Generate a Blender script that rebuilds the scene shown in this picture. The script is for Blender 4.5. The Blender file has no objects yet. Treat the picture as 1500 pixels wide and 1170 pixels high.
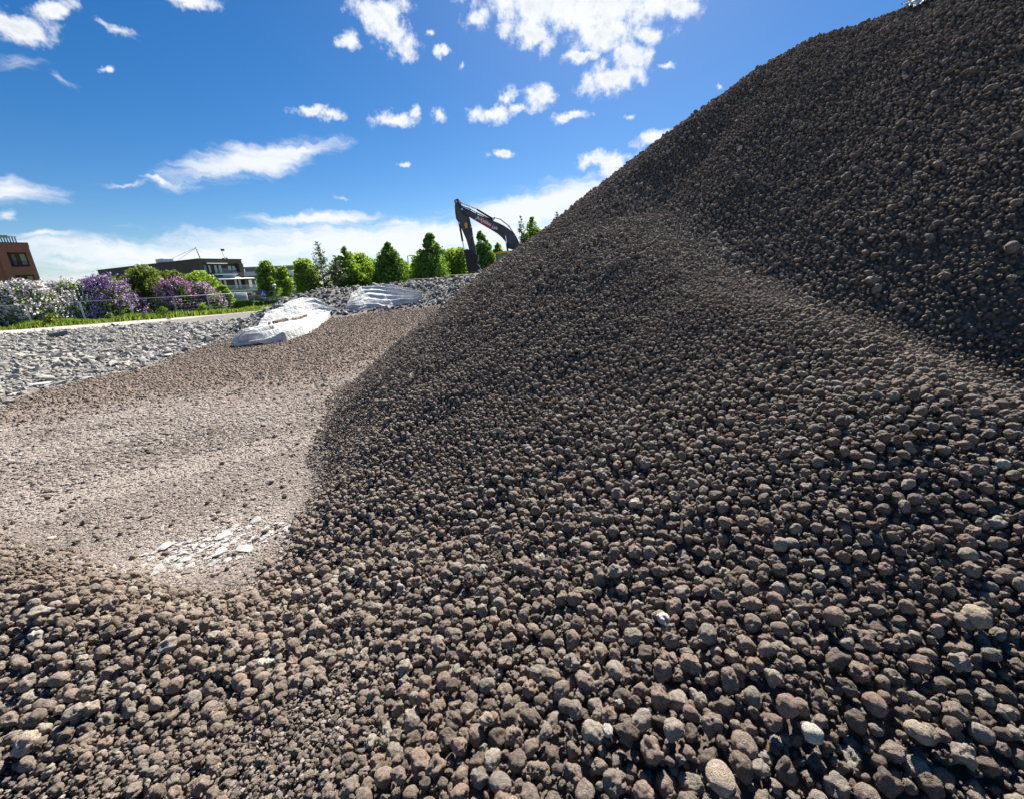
import bpy, bmesh, math, random
import numpy as np
from mathutils import Vector, Matrix, Euler
SC = bpy.context.scene
COL = SC.collection
rng = np.random.default_rng(7)
random.seed(7)
RAD = math.radians

# ------------------------------------------------------------------ camera
CZ = 2.3
FPX = 600.0 / 1500.0                      # focal length as a share of the picture's width
PITCH, ROLL = RAD(16.6), RAD(2.84)
_u0 = Vector((0, math.sin(PITCH), math.cos(PITCH)))
CAM_F = Vector((0, math.cos(PITCH), -math.sin(PITCH)))
CAM_R = math.cos(ROLL) * Vector((1, 0, 0)) - math.sin(ROLL) * _u0
CAM_U = math.sin(ROLL) * Vector((1, 0, 0)) + math.cos(ROLL) * _u0
cam_data = bpy.data.cameras.new('camera')
cam_data.sensor_fit = 'HORIZONTAL'
cam_data.sensor_width = 36.0
cam_data.lens = 36.0 * FPX
cam_data.clip_start = 0.05
cam_data.clip_end = 9000
cam = bpy.data.objects.new('camera', cam_data)
COL.objects.link(cam)
_m = Matrix((CAM_R, CAM_U, -CAM_F)).transposed().to_4x4()
_m.translation = (0, 0, CZ)
cam.matrix_world = _m
SC.camera = cam

# ------------------------------------------------------------------ light
SUN_EL, SUN_AZ = RAD(44), RAD(16)         # high, ahead and a little to the right
SC.view_settings.view_transform = 'Standard'
SC.view_settings.look = 'None'
SC.view_settings.gamma = 1
SC.view_settings.exposure = 1.32
sun_data = bpy.data.lights.new('sun', 'SUN')
sun_data.energy = 5.0
sun_data.angle = RAD(0.5)
sun_data.color = (1.0, 0.955, 0.88)
sun = bpy.data.objects.new('sun', sun_data)
COL.objects.link(sun)
sun_dir = Vector((math.cos(SUN_EL) * math.sin(SUN_AZ), math.cos(SUN_EL) * math.cos(SUN_AZ), math.sin(SUN_EL)))
sun.rotation_euler = (-sun_dir).to_track_quat('-Z', 'Y').to_euler()
sun.location = sun_dir * 60

SC.cycles.diffuse_bounces = 1                # porous dark stone swallows light: little is passed on between the pebbles
SC.cycles.max_bounces = 8
class NT:
    """a thin wrapper that makes node trees short to write"""
    def __init__(s, nt): s.nt = nt
    def n(s, t, **kw):
        x = s.nt.nodes.new(t)
        for k, v in kw.items():
            if k.startswith('i_'):
                k2 = k[2:]
                x.inputs[int(k2) if k2.isdigit() else k2.replace('_', ' ')].default_value = v
            else: setattr(x, k, v)
        return x
    def l(s, a, b): s.nt.links.new(a, b)
    def put(s, v, sock):
        if isinstance(v, (int, float, tuple)): sock.default_value = v
        else: s.l(v, sock)
    def math(s, op, a, b=0.0, c=0.0, clamp=False):
        x = s.n('ShaderNodeMath', operation=op, use_clamp=clamp)
        s.put(a, x.inputs[0]); s.put(b, x.inputs[1]); s.put(c, x.inputs[2])
        return x.outputs[0]
    def ramp01(s, v, lo, hi, a=0.0, b=1.0, smooth=True):
        x = s.n('ShaderNodeMapRange', interpolation_type='SMOOTHSTEP' if smooth else 'LINEAR')
        s.put(v, x.inputs['Value'])
        x.inputs['From Min'].default_value = lo; x.inputs['From Max'].default_value = hi
        x.inputs['To Min'].default_value = a; x.inputs['To Max'].default_value = b
        return x.outputs[0]
    def mix(s, f, a, b, blend='MIX'):
        x = s.n('ShaderNodeMix', data_type='RGBA', blend_type=blend)
        s.put(f, x.inputs[0]); s.put(a, x.inputs[6]); s.put(b, x.inputs[7])
        return x.outputs[2]
    def noise(s, vec, scale, detail=3.0, rough=0.5, dist=0.0):
        x = s.n('ShaderNodeTexNoise')
        x.inputs['Scale'].default_value = scale; x.inputs['Detail'].default_value = detail
        x.inputs['Roughness'].default_value = rough; x.inputs['Distortion'].default_value = dist
        if vec is not None: s.l(vec, x.inputs['Vector'])
        return x
    def ramp(s, v, stops):
        x = s.n('ShaderNodeValToRGB')
        e = x.color_ramp.elements
        while len(e) < len(stops): e.new(0.5)
        for k, (p, c) in enumerate(stops):
            e[k].position = p; e[k].color = (c[0], c[1], c[2], 1)
        s.l(v, x.inputs[0])
        return x.outputs[0]

world = bpy.data.worlds.new('World')
SC.world = world
world.use_nodes = True
world.node_tree.nodes.clear()
W = NT(world.node_tree)
sky = W.n('ShaderNodeTexSky', sky_type='NISHITA', sun_disc=False, sun_elevation=SUN_EL, sun_rotation=SUN_AZ,
          altitude=0.0, air_density=0.9, dust_density=0.25, ozone_density=4.0)
hsv = W.n('ShaderNodeHueSaturation', i_Saturation=1.34, i_Value=0.88, i_Hue=0.503)
W.l(sky.outputs[0], hsv.inputs['Color'])
bg_sky = W.n('ShaderNodeBackground', i_Strength=0.05)
W.l(hsv.outputs[0], bg_sky.inputs['Color'])
geo = W.n('ShaderNodeTexCoord')
sep = W.n('ShaderNodeSeparateXYZ'); W.l(geo.outputs['Generated'], sep.inputs[0])
azd = W.math('MULTIPLY', W.math('ARCTAN2', sep.outputs[0], sep.outputs[1]), 57.29578)
eld = W.math('MULTIPLY', W.math('ARCSINE', sep.outputs[2]), 57.29578)
cmb = W.n('ShaderNodeCombineXYZ'); W.l(azd, cmb.inputs[0]); W.l(eld, cmb.inputs[1])
AE = cmb.outputs[0]
# clouds by compass bearing and height above the horizon, degrees: (bearing, height, long radius, short radius, tilt, density)
CLOUDS = [
    (-42.9, 20.6, 2.4, 1.1, -167, 0.95),
    (-40.8, 22.5, 2.3, 0.8, -161, 0.90),
    (-36.8, 22.2, 1.6, 0.6, 170, 0.85),
    (-38.3, 19.2, 0.8, 0.4, -158, 0.80),
    (-30.5, 25.2, 2.7, 0.8, -167, 0.95),
    (-11.7, 25.3, 4.1, 1.9, 151, 1.00),
    (-12.6, 27.1, 3.7, 0.9, -176, 0.95),
    (-16.5, 24.2, 1.6, 0.9, -168, 0.90),
    (-6.3, 23.6, 1.3, 0.5, -178, 0.80),
    (-7.4, 25.3, 0.8, 0.4, -177, 0.75),
    (-4.2, 22.5, 0.6, 0.4, -175, 0.70),
    (9.1, 26.9, 12.5, 2.4, 174, 1.20),
    (4.0, 25.0, 3.5, 1.6, 167, 1.00),
    (18.6, 25.4, 5.0, 1.3, 170, 1.00),
    (12.5, 24.2, 4.6, 1.7, 172, 1.00),
    (-1.7, 26.4, 2.3, 1.0, 180, 0.90),
    (13.4, 20.3, 4.4, 1.6, -179, 1.00),
    (9.9, 22.8, 2.3, 0.8, 174, 0.90),
    (15.6, 21.9, 2.8, 1.3, -177, 1.00),
    (17.3, 23.5, 3.2, 1.0, 170, 0.85),
    (19.1, 20.8, 1.2, 0.4, 169, 0.70),
    (-0.8, 18.3, 3.1, 1.0, 178, 0.95),
    (1.4, 19.5, 1.6, 1.1, 178, 0.85),
    (5.0, 19.6, 2.1, 1.5, -172, 1.00),
    (2.7, 18.3, 2.6, 0.7, 177, 0.80),
    (8.4, 17.6, 2.4, 0.6, 175, 0.90),
    (-12.3, 17.7, 3.1, 1.1, -177, 1.00),
    (-10.1, 18.5, 1.1, 0.7, -172, 0.80),
    (-7.3, 18.1, 1.4, 1.1, -167, 0.72),
    (-21.7, 18.1, 2.3, 0.6, -174, 0.90),
    (-19.5, 17.9, 1.9, 0.8, -174, 0.95),
    (0.2, 14.2, 2.5, 0.6, 178, 0.85),
    (-11.9, 13.6, 1.0, 0.3, -179, 0.80),
    (13.1, 12.7, 4.2, 1.2, 174, 1.00),
    (14.4, 11.5, 2.4, 0.9, 174, 0.85),
    (18.6, 14.4, 2.7, 0.9, -178, 1.00),
    (15.4, 16.6, 1.1, 0.4, 172, 0.60),
    (24.7, 18.2, 0.6, 0.3, 164, 0.65),
]
STREAKS = [
    (-12.1, 5.1, 35.8, 2.7, -178, 1.10),
    (-37.3, 3.6, 16.7, 2.0, 178, 1.00),
    (4.7, 8.4, 12.9, 2.4, -171, 1.25),
    (-33.0, 1.6, 26.6, 1.2, 179, 0.80),
    (-46.1, 5.4, 2.5, 0.5, -177, 0.80),
    (-22.2, 7.6, 9.0, 0.9, -177, 0.90),
    (-28.1, 13.1, 8.8, 1.7, -168, 1.00),
    (-22.8, 14.4, 5.1, 0.9, -169, 0.80),
    (-46.3, 9.0, 3.3, 1.2, -178, 0.90),
    (-47.7, 6.9, 0.9, 0.6, -158, 0.80),
    (-39.5, 10.2, 2.5, 0.3, -175, 0.60),
    (-36.5, 10.7, 1.6, 0.3, -175, 0.60),
    (-43.8, 18.2, 2.1, 0.6, -175, 0.70),
    (-41.7, 17.8, 1.4, 0.6, 150, 0.55),
    (-19.5, 9.9, 1.1, 0.3, -178, 0.50),
]
def cloud_field(lst, coords):
    acc = None
    for (a, e, r1, r2, rot, amp) in lst:
        mp = W.n('ShaderNodeMapping', vector_type='TEXTURE')
        mp.inputs['Location'].default_value = (a, e, 0)
        mp.inputs['Rotation'].default_value = (0, 0, RAD(rot))
        mp.inputs['Scale'].default_value = (r1, r2, 1)
        W.l(coords, mp.inputs[0])
        ln = W.n('ShaderNodeVectorMath', operation='LENGTH'); W.l(mp.outputs[0], ln.inputs[0])
        f = W.math('MULTIPLY', W.ramp01(ln.outputs['Value'], 1.35, 0.0, smooth=False), amp)
        acc = f if acc is None else W.math('MAXIMUM', acc, f)
    return acc
nz0 = W.noise(AE, 0.30, 4, 0.6)
off = W.n('ShaderNodeVectorMath', operation='MULTIPLY_ADD')
W.l(nz0.outputs['Color'], off.inputs[0]); off.inputs[1].default_value = (3.4, 2.6, 0); 
sh = W.n('ShaderNodeVectorMath', operation='ADD'); W.l(AE, sh.inputs[0]); sh.inputs[1].default_value = (-1.7, -1.3, 0)
W.l(sh.outputs[0], off.inputs[2])
AEW = off.outputs[0]
f1 = cloud_field(CLOUDS, AEW)
nz1 = W.noise(AE, 0.55, 10, 0.66)
d1 = W.math('ADD', f1, W.math('MULTIPLY', W.math('SUBTRACT', nz1.outputs[0], 0.5), 1.75))
m1 = W.math('MULTIPLY', W.ramp01(d1, 0.20, 0.80), W.ramp01(f1, 0.0, 0.15))
f2 = cloud_field(STREAKS, AEW)
mps = W.n('ShaderNodeMapping'); W.l(AEW, mps.inputs[0])
mps.inputs['Rotation'].default_value = (0, 0, RAD(-6)); mps.inputs['Scale'].default_value = (0.16, 0.85, 1)
nz2 = W.noise(mps.outputs[0], 0.9, 8, 0.6)
d2 = W.math('ADD', f2, W.math('MULTIPLY', W.math('SUBTRACT', nz2.outputs[0], 0.5), 1.3))
m2 = W.math('MULTIPLY', W.ramp01(d2, 0.15, 0.85, 0, 0.93), W.ramp01(f2, 0.0, 0.15))
msk = W.math('SUBTRACT', 1.0, W.math('MULTIPLY', W.math('SUBTRACT', 1.0, m1), W.math('SUBTRACT', 1.0, m2)))
nz3 = W.noise(AEW, 0.45, 5, 0.55)
shade = W.math('MULTIPLY', W.ramp01(d1, 0.55, 1.15), W.ramp01(nz3.outputs[0], 0.38, 0.66, 0, 0.75))
ccol = W.mix(shade, (0.93, 0.96, 1.0, 1), (0.62, 0.68, 0.76, 1))
bg_cl = W.n('ShaderNodeBackground', i_Strength=0.42); W.l(ccol, bg_cl.inputs[0])
mxs = W.n('ShaderNodeMixShader'); W.l(msk, mxs.inputs[0]); W.l(bg_sky.outputs[0], mxs.inputs[1]); W.l(bg_cl.outputs[0], mxs.inputs[2])
wo = W.n('ShaderNodeOutputWorld'); W.l(mxs.outputs[0], wo.inputs[0])

# ------------------------------------------------------------------ helpers
def tag(o, label=None, cat=None, group=None, kind=None):
    if label: o['label'] = label
    if cat: o['category'] = cat
    if group: o['group'] = group
    if kind or cat: o['kind'] = kind or 'thing'
    return o
def empty(name, loc, label, cat, group=None, rotz=0.0):
    o = bpy.data.objects.new(name, None); COL.objects.link(o)
    o.empty_display_size = 0.2
    o.location = loc; o.rotation_euler = (0, 0, rotz)
    return tag(o, label, cat, group)
def link(name, me, parent=None, loc=None):
    o = bpy.data.objects.new(name, me); COL.objects.link(o)
    if parent is not None: o.parent = parent
    if loc is not None: o.location = loc
    return o
def np_mesh(name, v, faces, mat=None, smooth=False):
    """faces: an (n,k) int array, or a list of such arrays"""
    me = bpy.data.meshes.new(name)
    fl = faces if isinstance(faces, list) else [faces]
    fl = [np.asarray(f, np.int32) for f in fl if len(f)]
    v = np.asarray(v, np.float32)
    me.vertices.add(len(v)); me.vertices.foreach_set('co', v.ravel())
    loops = np.concatenate([f.ravel() for f in fl])
    tot = np.concatenate([np.full(len(f), f.shape[1], np.int32) for f in fl])
    st = np.concatenate([[0], np.cumsum(tot)[:-1]]).astype(np.int32)
    me.loops.add(len(loops)); me.loops.foreach_set('vertex_index', loops)
    me.polygons.add(len(tot)); me.polygons.foreach_set('loop_start', st); me.polygons.foreach_set('loop_total', tot)
    if smooth: me.polygons.foreach_set('use_smooth', np.ones(len(tot), bool))
    me.update(calc_edges=True)
    if mat: me.materials.append(mat)
    return me
class MB:
    """collects boxes, bars, tubes and prisms into ONE mesh"""
    def __init__(s): s.bm = bmesh.new()
    def box(s, c, d, rot=None, bevel=0.0):
        m = Matrix.Translation(c) @ (rot.to_4x4() if rot is not None else Matrix.Identity(4)) @ Matrix.Diagonal((d[0], d[1], d[2], 1))
        r = bmesh.ops.create_cube(s.bm, size=1.0, matrix=m)
        if bevel > 0:
            es = list({e for v in r['verts'] for e in v.link_edges})
            bmesh.ops.bevel(s.bm, geom=es, offset=bevel, segments=2, affect='EDGES', profile=0.5)
        return s
    def tube(s, p, q, r, r2=None, seg=8):
        p, q = Vector(p), Vector(q); d = q - p
        m = Matrix.Translation((p + q) / 2) @ d.to_track_quat('Z', 'Y').to_matrix().to_4x4()
        bmesh.ops.create_cone(s.bm, cap_ends=True, segments=seg, radius1=r, radius2=r if r2 is None else r2, depth=d.length, matrix=m)
        return s
    def path(s, pts, r, seg=6):
        for a, b in zip(pts[:-1], pts[1:]): s.tube(a, b, r, seg=seg)
        return s
    def prism(s, pts, w, axis='Y', off=0.0):
        """a side outline (u,z) given a real width along Y"""
        n = len(pts)
        a = [s.bm.verts.new((u, off - w / 2, z)) for u, z in pts]
        b = [s.bm.verts.new((u, off + w / 2, z)) for u, z in pts]
        s.bm.faces.new(a); s.bm.faces.new(b[::-1])
        for k in range(n):
            s.bm.faces.new((a[k], b[k], b[(k + 1) % n], a[(k + 1) % n]))
        return s
    def ball(s, c, r, sub=2):
        bmesh.ops.create_icosphere(s.bm, subdivisions=sub, radius=1.0, matrix=Matrix.Translation(c) @ Matrix.Diagonal((r[0], r[1], r[2], 1)))
        return s
    def build(s, name, mat, parent=None, smooth=False, loc=None):
        bmesh.ops.recalc_face_normals(s.bm, faces=s.bm.faces)
        me = bpy.data.meshes.new(name); s.bm.to_mesh(me); s.bm.free()
        if mat: me.materials.append(mat)
        if smooth: me.polygons.foreach_set('use_smooth', np.ones(len(me.polygons), bool))
        return link(name, me, parent, loc)
def new_mat(name):
    m = bpy.data.materials.new(name); m.use_nodes = True
    t = NT(m.node_tree)
    return m, t, m.node_tree.nodes['Principled BSDF']
def simple_mat(name, col, rough=0.6, metal=0.0, var=0.12, scale=6.0, bump=0.0, bscale=40.0, spec=0.4):
    m, t, b = new_mat(name)
    tc = t.n('ShaderNodeTexCoord')
    nz = t.noise(tc.outputs['Object'], scale, 5, 0.6)
    f = t.ramp01(nz.outputs[0], 0.3, 0.7)
    c0 = tuple(max(0, x * (1 - var)) for x in col) + (1,); c1 = tuple(min(1, x * (1 + var)) for x in col) + (1,)
    t.l(t.mix(f, c0, c1), b.inputs['Base Color'])
    b.inputs['Roughness'].default_value = rough; b.inputs['Metallic'].default_value = metal
    b.inputs['Specular IOR Level'].default_value = spec
    if bump > 0:
        n2 = t.noise(tc.outputs['Object'], bscale, 4, 0.6)
        bp = t.n('ShaderNodeBump', i_Strength=bump, i_Distance=0.02); t.l(n2.outputs[0], bp.inputs['Height'])
        t.l(bp.outputs[0], b.inputs['Normal'])
    return m

# ------------------------------------------------------------------ the lie of the land
def ss(a, b, x):
    t = np.clip((x - a) / (b - a), 0, 1)
    return t * t * (3 - 2 * t)
def smax(a, b, k):
    return np.maximum(a, b) + k * np.log1p(np.exp(-np.abs(a - b) / k)) - 0.0
def vnoise(x, y, s, seed=0):
    x = x / s + seed * 17.31; y = y / s + seed * 9.17
    xi = np.floor(x); yi = np.floor(y); fx = x - xi; fy = y - yi
    fx = fx * fx * (3 - 2 * fx); fy = fy * fy * (3 - 2 * fy)
    def h(a, b):
        v = np.sin(a * 127.1 + b * 311.7 + seed * 74.7) * 43758.5453
        return v - np.floor(v)
    return (h(xi, yi) * (1 - fx) + h(xi + 1, yi) * fx) * (1 - fy) + (h(xi, yi + 1) * (1 - fx) + h(xi + 1, yi + 1) * fx) * fy - 0.5
def ridge_field(x, y, pts, slope, soft):
    """height under a ridge line of (x,y,z): the highest of its segments, each falling off at the given slope"""
    out = np.full(np.shape(x), -1e9); dd = np.full(np.shape(x), 1e9)
    for (x0, y0, z0), (x1, y1, z1) in zip(pts[:-1], pts[1:]):
        dx, dy = x1 - x0, y1 - y0
        t = np.clip(((x - x0) * dx + (y - y0) * dy) / (dx * dx + dy * dy), 0, 1)
        d = np.hypot(x - x0 - t * dx, y - y0 - t * dy)
        h = z0 + t * (z1 - z0) - slope * (np.sqrt(d * d + soft * soft) - soft * 0.8)
        out = np.where(out < -1e8, h, smax(out, h, 0.06)); dd = np.minimum(dd, d)
    return out, dd
RIDGE = [(6.7, 10.0, 6.70), (8.4, 8.1, 6.68), (12.5, 3.5, 6.4), (17, -3, 6.2)]
APRON = [(-0.9, 0.70, 0.36), (0, 0.75, 0.74), (1.2, 1.25, 1.10), (2.15, 2.1, 1.55), (2.45, 3.3, 1.72)]
BANK_X = [-14, -7.5, -4.72, -3.62, -2.62, -2.1, -1.65, -1.2, 0]
BANK_Y = [5.0, 3.85, 3.10, 2.74, 2.42, 2.36, 2.36, 2.6, 3.2]
HEAP = [(-14.9, 22.3, 0.25), (-13.5, 23.9, 1.25), (-12.76, 25.5, 1.82), (-11.5, 26.5, 2.08), (-9.73, 27.5, 2.14), (-7.33, 28.5, 2.27), (-4.75, 29.5, 2.37), (-1.49, 30.5, 2.65), (4, 31.5, 2.6)]
def base_h(x, y):
    west = ss(-13.8, -24.0, x)
    north = ss(12.0, 27.0, y)
    b = -0.5 + 0.5 * np.maximum(west, ss(10, 30, y))
    b = b + 0.75 * north * ss(-17, -11, x) * (1 - ss(36, 46, y))
    b = b + 0.25 * ss(34, 50, y) * ss(-25, -10, x)
    return b
FOOT = ([-2.75, -2.72, -2.67, -2.54, -2.44, -2.29, -1.92, -1.8], [6.9, 6.73, 6.51, 5.91, 5.49, 5.0, 4.0, 3.3])
def cone_h(x, y):
    c, d = ridge_field(x, y, RIDGE, 0.665, 0.9)
    az = np.arctan2(x - 6.7, y - 10.0)            # around the tip
    az = np.where(az > 0, az - 2 * np.pi, az)
    # a freshly dug, steeper face on the camera's side, its foot running down to the right
    foot = np.interp(az, FOOT[0], FOOT[1])
    dip = 0.20 * np.minimum(np.clip(d - 0.5, 0, None), foot - 0.5) * ss(foot + 2.4, foot - 0.25, d)
    c = c - dip * np.where((x + y) < 16.5, 1.0, 0.0) * ss(-1.72, -2.12, az)
    c = c - 0.55 * np.exp(-((x + 3.2) / 1.25) ** 2 - ((y - 5.2) / 2.3) ** 2) - 0.42 * np.exp(-((x + 4.3) / 1.0) ** 2 - ((y - 8.0) / 2.0) ** 2)
    return c
def apron_h(x, y):
    a = ridge_field(x, y, APRON, 0.45, 0.27)[0]
    e = y - np.interp(x, BANK_X, BANK_Y) + 0.12 * vnoise(x, y, 0.7, 9)
    bank = np.where(e > 0, 0.03 - 0.62 * e, 0.03 + 0.27 * np.maximum(e, -1.5) + 0.02 * np.maximum(e + 1.5, -3)) - 0.05 * np.exp(-(e / 0.25) ** 2)
    return smax(a, bank - 0.8 * ss(-0.9, 0.6, x), 0.12)
def heap_h(x, y):
    return ridge_field(x, y, HEAP, 0.50, 0.25)[0]
def H(x, y):
    x = np.asarray(x, float); y = np.asarray(y, float)
    b = base_h(x, y)
    c = smax(cone_h(x, y), apron_h(x, y), 0.16)
    h = smax(b, c, 0.05)
    hp = heap_h(x, y)
    h = smax(h, hp, 0.06)
    on = ss(0.05, 0.5, np.maximum(c, hp) - b)     # lumps only on the heaps
    far = 1 - ss(45, 70, np.hypot(x, y))
    h = h + on * (0.10 * vnoise(x, y, 1.5, 1) + 0.06 * vnoise(x, y, 0.55, 2) + 0.035 * vnoise(x, y, 0.26, 6))
    h = h + far * (0.05 * vnoise(x, y, 2.7, 3) + 0.022 * vnoise(x, y, 0.7, 4))
    return h
def heaped(x, y):
    """how far a spot lies up the brown heap (metres above the bare ground)"""
    return smax(cone_h(x, y), apron_h(x, y), 0.16) - base_h(x, y)
def project(P):
    """picture coordinates (0..1500, 0..1170) and depth of world points, used to leave out what lies far outside the view"""
    q = np.asarray(P, float) - np.array([0, 0, CZ])
    w = q @ np.array(CAM_F); w_ = np.where(w > 0.05, w, 0.05)
    return 750 + 600 * (q @ np.array(CAM_R)) / w_, 585 - 600 * (q @ np.array(CAM_U)) / w_, w
def normal_at(x, y, e=0.06):
    gx = (H(x + e, y) - H(x - e, y)) / (2 * e); gy = (H(x, y + e) - H(x, y - e)) / (2 * e)
    n = np.stack([-gx, -gy, np.ones_like(gx)], -1)
    return n / np.linalg.norm(n, axis=-1, keepdims=True)
def to_line(x, y, pts):
    """signed side of an open line running left to right (positive = beyond it, away from the camera)"""
    px = np.array([p[0] for p in pts]); py = np.array([p[1] for p in pts])
    return y - np.interp(x, px, py)
# ------------------------------------------------------------------ where the tarpaulins lie (front and back edges on plan)
T1_F = [(-12.03, 18.04), (-11.26, 17.97), (-10.59, 18.16), (-9.79, 18.39), (-9.51, 19.84), (-9.75, 21.51), (-10.05, 23.73)]
T1_B = [(-12.77, 19.03), (-12.95, 20.52), (-13.20, 22.13), (-13.17, 23.02), (-12.62, 24.16), (-12.05, 25.04), (-11.43, 25.10), (-9.95, 24.37)]
T2_F = [(-9.43, 24.44), (-8.67, 24.77), (-7.90, 25.17), (-6.95, 25.46), (-6.00, 25.89), (-5.33, 26.68)]
T2_B = [(-9.49, 25.17), (-9.47, 26.24), (-9.35, 27.33), (-8.03, 27.58), (-7.14, 27.51), (-6.25, 27.34), (-5.35, 26.84)]
def along(pts, s):
    p = np.array(pts); L = np.concatenate([[0], np.cumsum(np.hypot(*np.diff(p, axis=0).T))]); L /= L[-1]
    return np.interp(s, L, p[:, 0]), np.interp(s, L, p[:, 1])
def tarp_point(k, s, t):
    fx, fy = along((T1_F, T2_F)[k], s); bx, by = along((T1_B, T2_B)[k], s)
    e = 0.34 * vnoise(s * 8, t * 0 + k * 5, 1.0, 51) + .14 * vnoise(s * 17, t * 0, 1.0, 52)
    t2 = t + e * (1 - t) * .28 - e * t * .2
    x = fx + (bx - fx) * t2; y = fy + (by - fy) * t2
    if k == 0:
        lift = .09 + .24 * ss(0, .14, t) * ss(0, .10, s) * (1 - .45 * ss(.55, 1, s)) * (1 - .5 * ss(.4, 1, t))
        ph = 44 * t - 10 * s + 2.6 * vnoise(s * 5, t * 4, 1.0, 53)
        wgt = ss(.66, .22, s) * ss(1.0, .6, t) + .3 * ss(.62, .9, s) * ss(.3, .7, t)
        z = H(x, y) + lift + wgt * (.30 * (.5 + .5 * np.cos(ph)) ** 2.2 + .07 * np.sin(ph * 1.7) - .10) + .06 * vnoise(x, y, .45, 54) + .03 * vnoise(x, y, .18, 57)
    else:
        lift = .07 + .05 * ss(0, .2, t) * ss(0, .1, s)
        ph = 30 * t + 12 * s + 2.0 * vnoise(s * 4, t * 3, 1.0, 55)
        wgt = .35 + .65 * ss(.45, .95, s) + .5 * ss(.22, .05, s)
        z = H(x, y) + lift + wgt * (.26 * (.5 + .5 * np.cos(ph)) ** 2.6 + .05 * np.sin(ph * 1.9) - .05) + .05 * vnoise(x, y, .4, 56) + .02 * vnoise(x, y, .22, 58)
    z = z - .12 * ss(.07, 0, t)
    return np.stack([x, y, z], -1)

# ------------------------------------------------------------------ materials of the ground
def pebble_mat(name, col=None):
    m, t, b = new_mat(name)
    tc = t.n('ShaderNodeTexCoord')
    vec = tc.outputs['Object']
    if col is None:
        at = t.n('ShaderNodeAttribute', attribute_type='INSTANCER', attribute_name='tint')
        base = t.ramp(at.outputs['Fac'], [(0.0, (0.150, 0.123, 0.100)), (0.3, (0.207, 0.170, 0.140)), (0.6, (0.254, 0.211, 0.173)), (0.74, (0.251, 0.189, 0.153)), (0.83, (0.240, 0.213, 0.181)), (0.93, (0.316, 0.276, 0.229)), (0.97, (0.375, 0.339, 0.289)), (1.0, (0.465, 0.437, 0.385))])
        var = t.n('ShaderNodeVectorMath', operation='MULTIPLY_ADD'); t.l(vec, var.inputs[0]); var.inputs[1].default_value = (1, 1, 1)
        oi = t.n('ShaderNodeObjectInfo')
        sc = t.math('MULTIPLY', oi.outputs['Random'], 37.0)
        cb = t.n('ShaderNodeCombineXYZ'); t.l(sc, cb.inputs[0]); t.l(cb.outputs[0], var.inputs[2])
        vec = var.outputs[0]
    else:
        base = col + (1,)
    n1 = t.noise(vec, 2.6, 5, 0.65)
    n2 = t.noise(vec, 9.0, 5, 0.72)
    vo = t.n('ShaderNodeTexVoronoi', i_Scale=7.0); t.l(vec, vo.inputs['Vector'])
    pit = t.ramp01(vo.outputs['Distance'], 0.08, 0.34)
    c = t.mix(t.ramp01(n1.outputs[0], 0.35, 0.68), base, t.mix(1.0, base, (1.65, 1.58, 1.48, 1), 'MULTIPLY'))
    c = t.mix(t.ramp01(n2.outputs[0], 0.40, 0.58, 0.30, 0.0), c, (0.10, 0.08, 0.066, 1))
    t.l(c, b.inputs['Base Color'])
    b.inputs['Roughness'].default_value = 0.95; b.inputs['Specular IOR Level'].default_value = 0.15
    hgt = t.math('ADD', t.math('MULTIPLY', pit, 0.5), t.math('ADD', n2.outputs[0], t.math('MULTIPLY', n1.outputs[0], 0.8)))
    bp = t.n('ShaderNodeBump', i_Strength=1.0, i_Distance=0.0095); t.l(hgt, bp.inputs['Height'])
    t.l(bp.outputs[0], b.inputs['Normal'])
    return m
def rock_mat(name, tinted, lo=(.28, .262, .23), hi=(.49, .465, .412)):
    m, t, b = new_mat(name)
    tc = t.n('ShaderNodeTexCoord'); vec = tc.outputs['Object']
    n1 = t.noise(vec, 1.4, 6, 0.62); n2 = t.noise(vec, 9.0, 4, 0.7)
    c = t.mix(t.ramp01(n1.outputs[0], 0.3, 0.7), lo + (1,), hi + (1,))
    if tinted:
        at = t.n('ShaderNodeAttribute', attribute_type='INSTANCER', attribute_name='tint')
        c = t.mix(1.0, c, t.ramp(at.outputs['Fac'], [(0, (.6, .6, .6)), (.6, (.92, .92, .92)), (1, (1.2, 1.19, 1.16))]), 'MULTIPLY')
    else:
        oi = t.n('ShaderNodeObjectInfo')
        c = t.mix(1.0, c, t.ramp(oi.outputs['Random'], [(0, (.66, .67, .70)), (.6, (.92, .92, .92)), (1, (1.12, 1.11, 1.08))]), 'MULTIPLY')
    c = t.mix(t.ramp01(n2.outputs[0], 0.4, 0.6, 0.25, 0.0), c, (.16, .155, .15, 1))
    t.l(c, b.inputs['Base Color']); b.inputs['Roughness'].default_value = 0.85; b.inputs['Specular IOR Level'].default_value = 0.25
    bp = t.n('ShaderNodeBump', i_Strength=0.5, i_Distance=0.03)
    t.l(t.math('ADD', n1.outputs[0], t.math('MULTIPLY', n2.outputs[0], 0.35)), bp.inputs['Height']); t.l(bp.outputs[0], b.inputs['Normal'])
    return m
def grit_mat(name):
    m, t, b = new_mat(name)
    at = t.n('ShaderNodeAttribute', attribute_type='INSTANCER', attribute_name='tint')
    c = t.ramp(at.outputs['Fac'], [(0, (.12, .098, .085)), (.3, (.235, .197, .170)), (.7, (.335, .287, .250)), (1, (.46, .41, .365))])
    tc = t.n('ShaderNodeTexCoord'); n1 = t.noise(tc.outputs['Object'], 4.0, 4, 0.6)
    c = t.mix(t.ramp01(n1.outputs[0], 0.35, 0.65), t.mix(1.0, c, (.75, .74, .73, 1), 'MULTIPLY'), c)
    t.l(c, b.inputs['Base Color']); b.inputs['Roughness'].default_value = 0.95; b.inputs['Specular IOR Level'].default_value = 0.15
    return m

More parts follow.
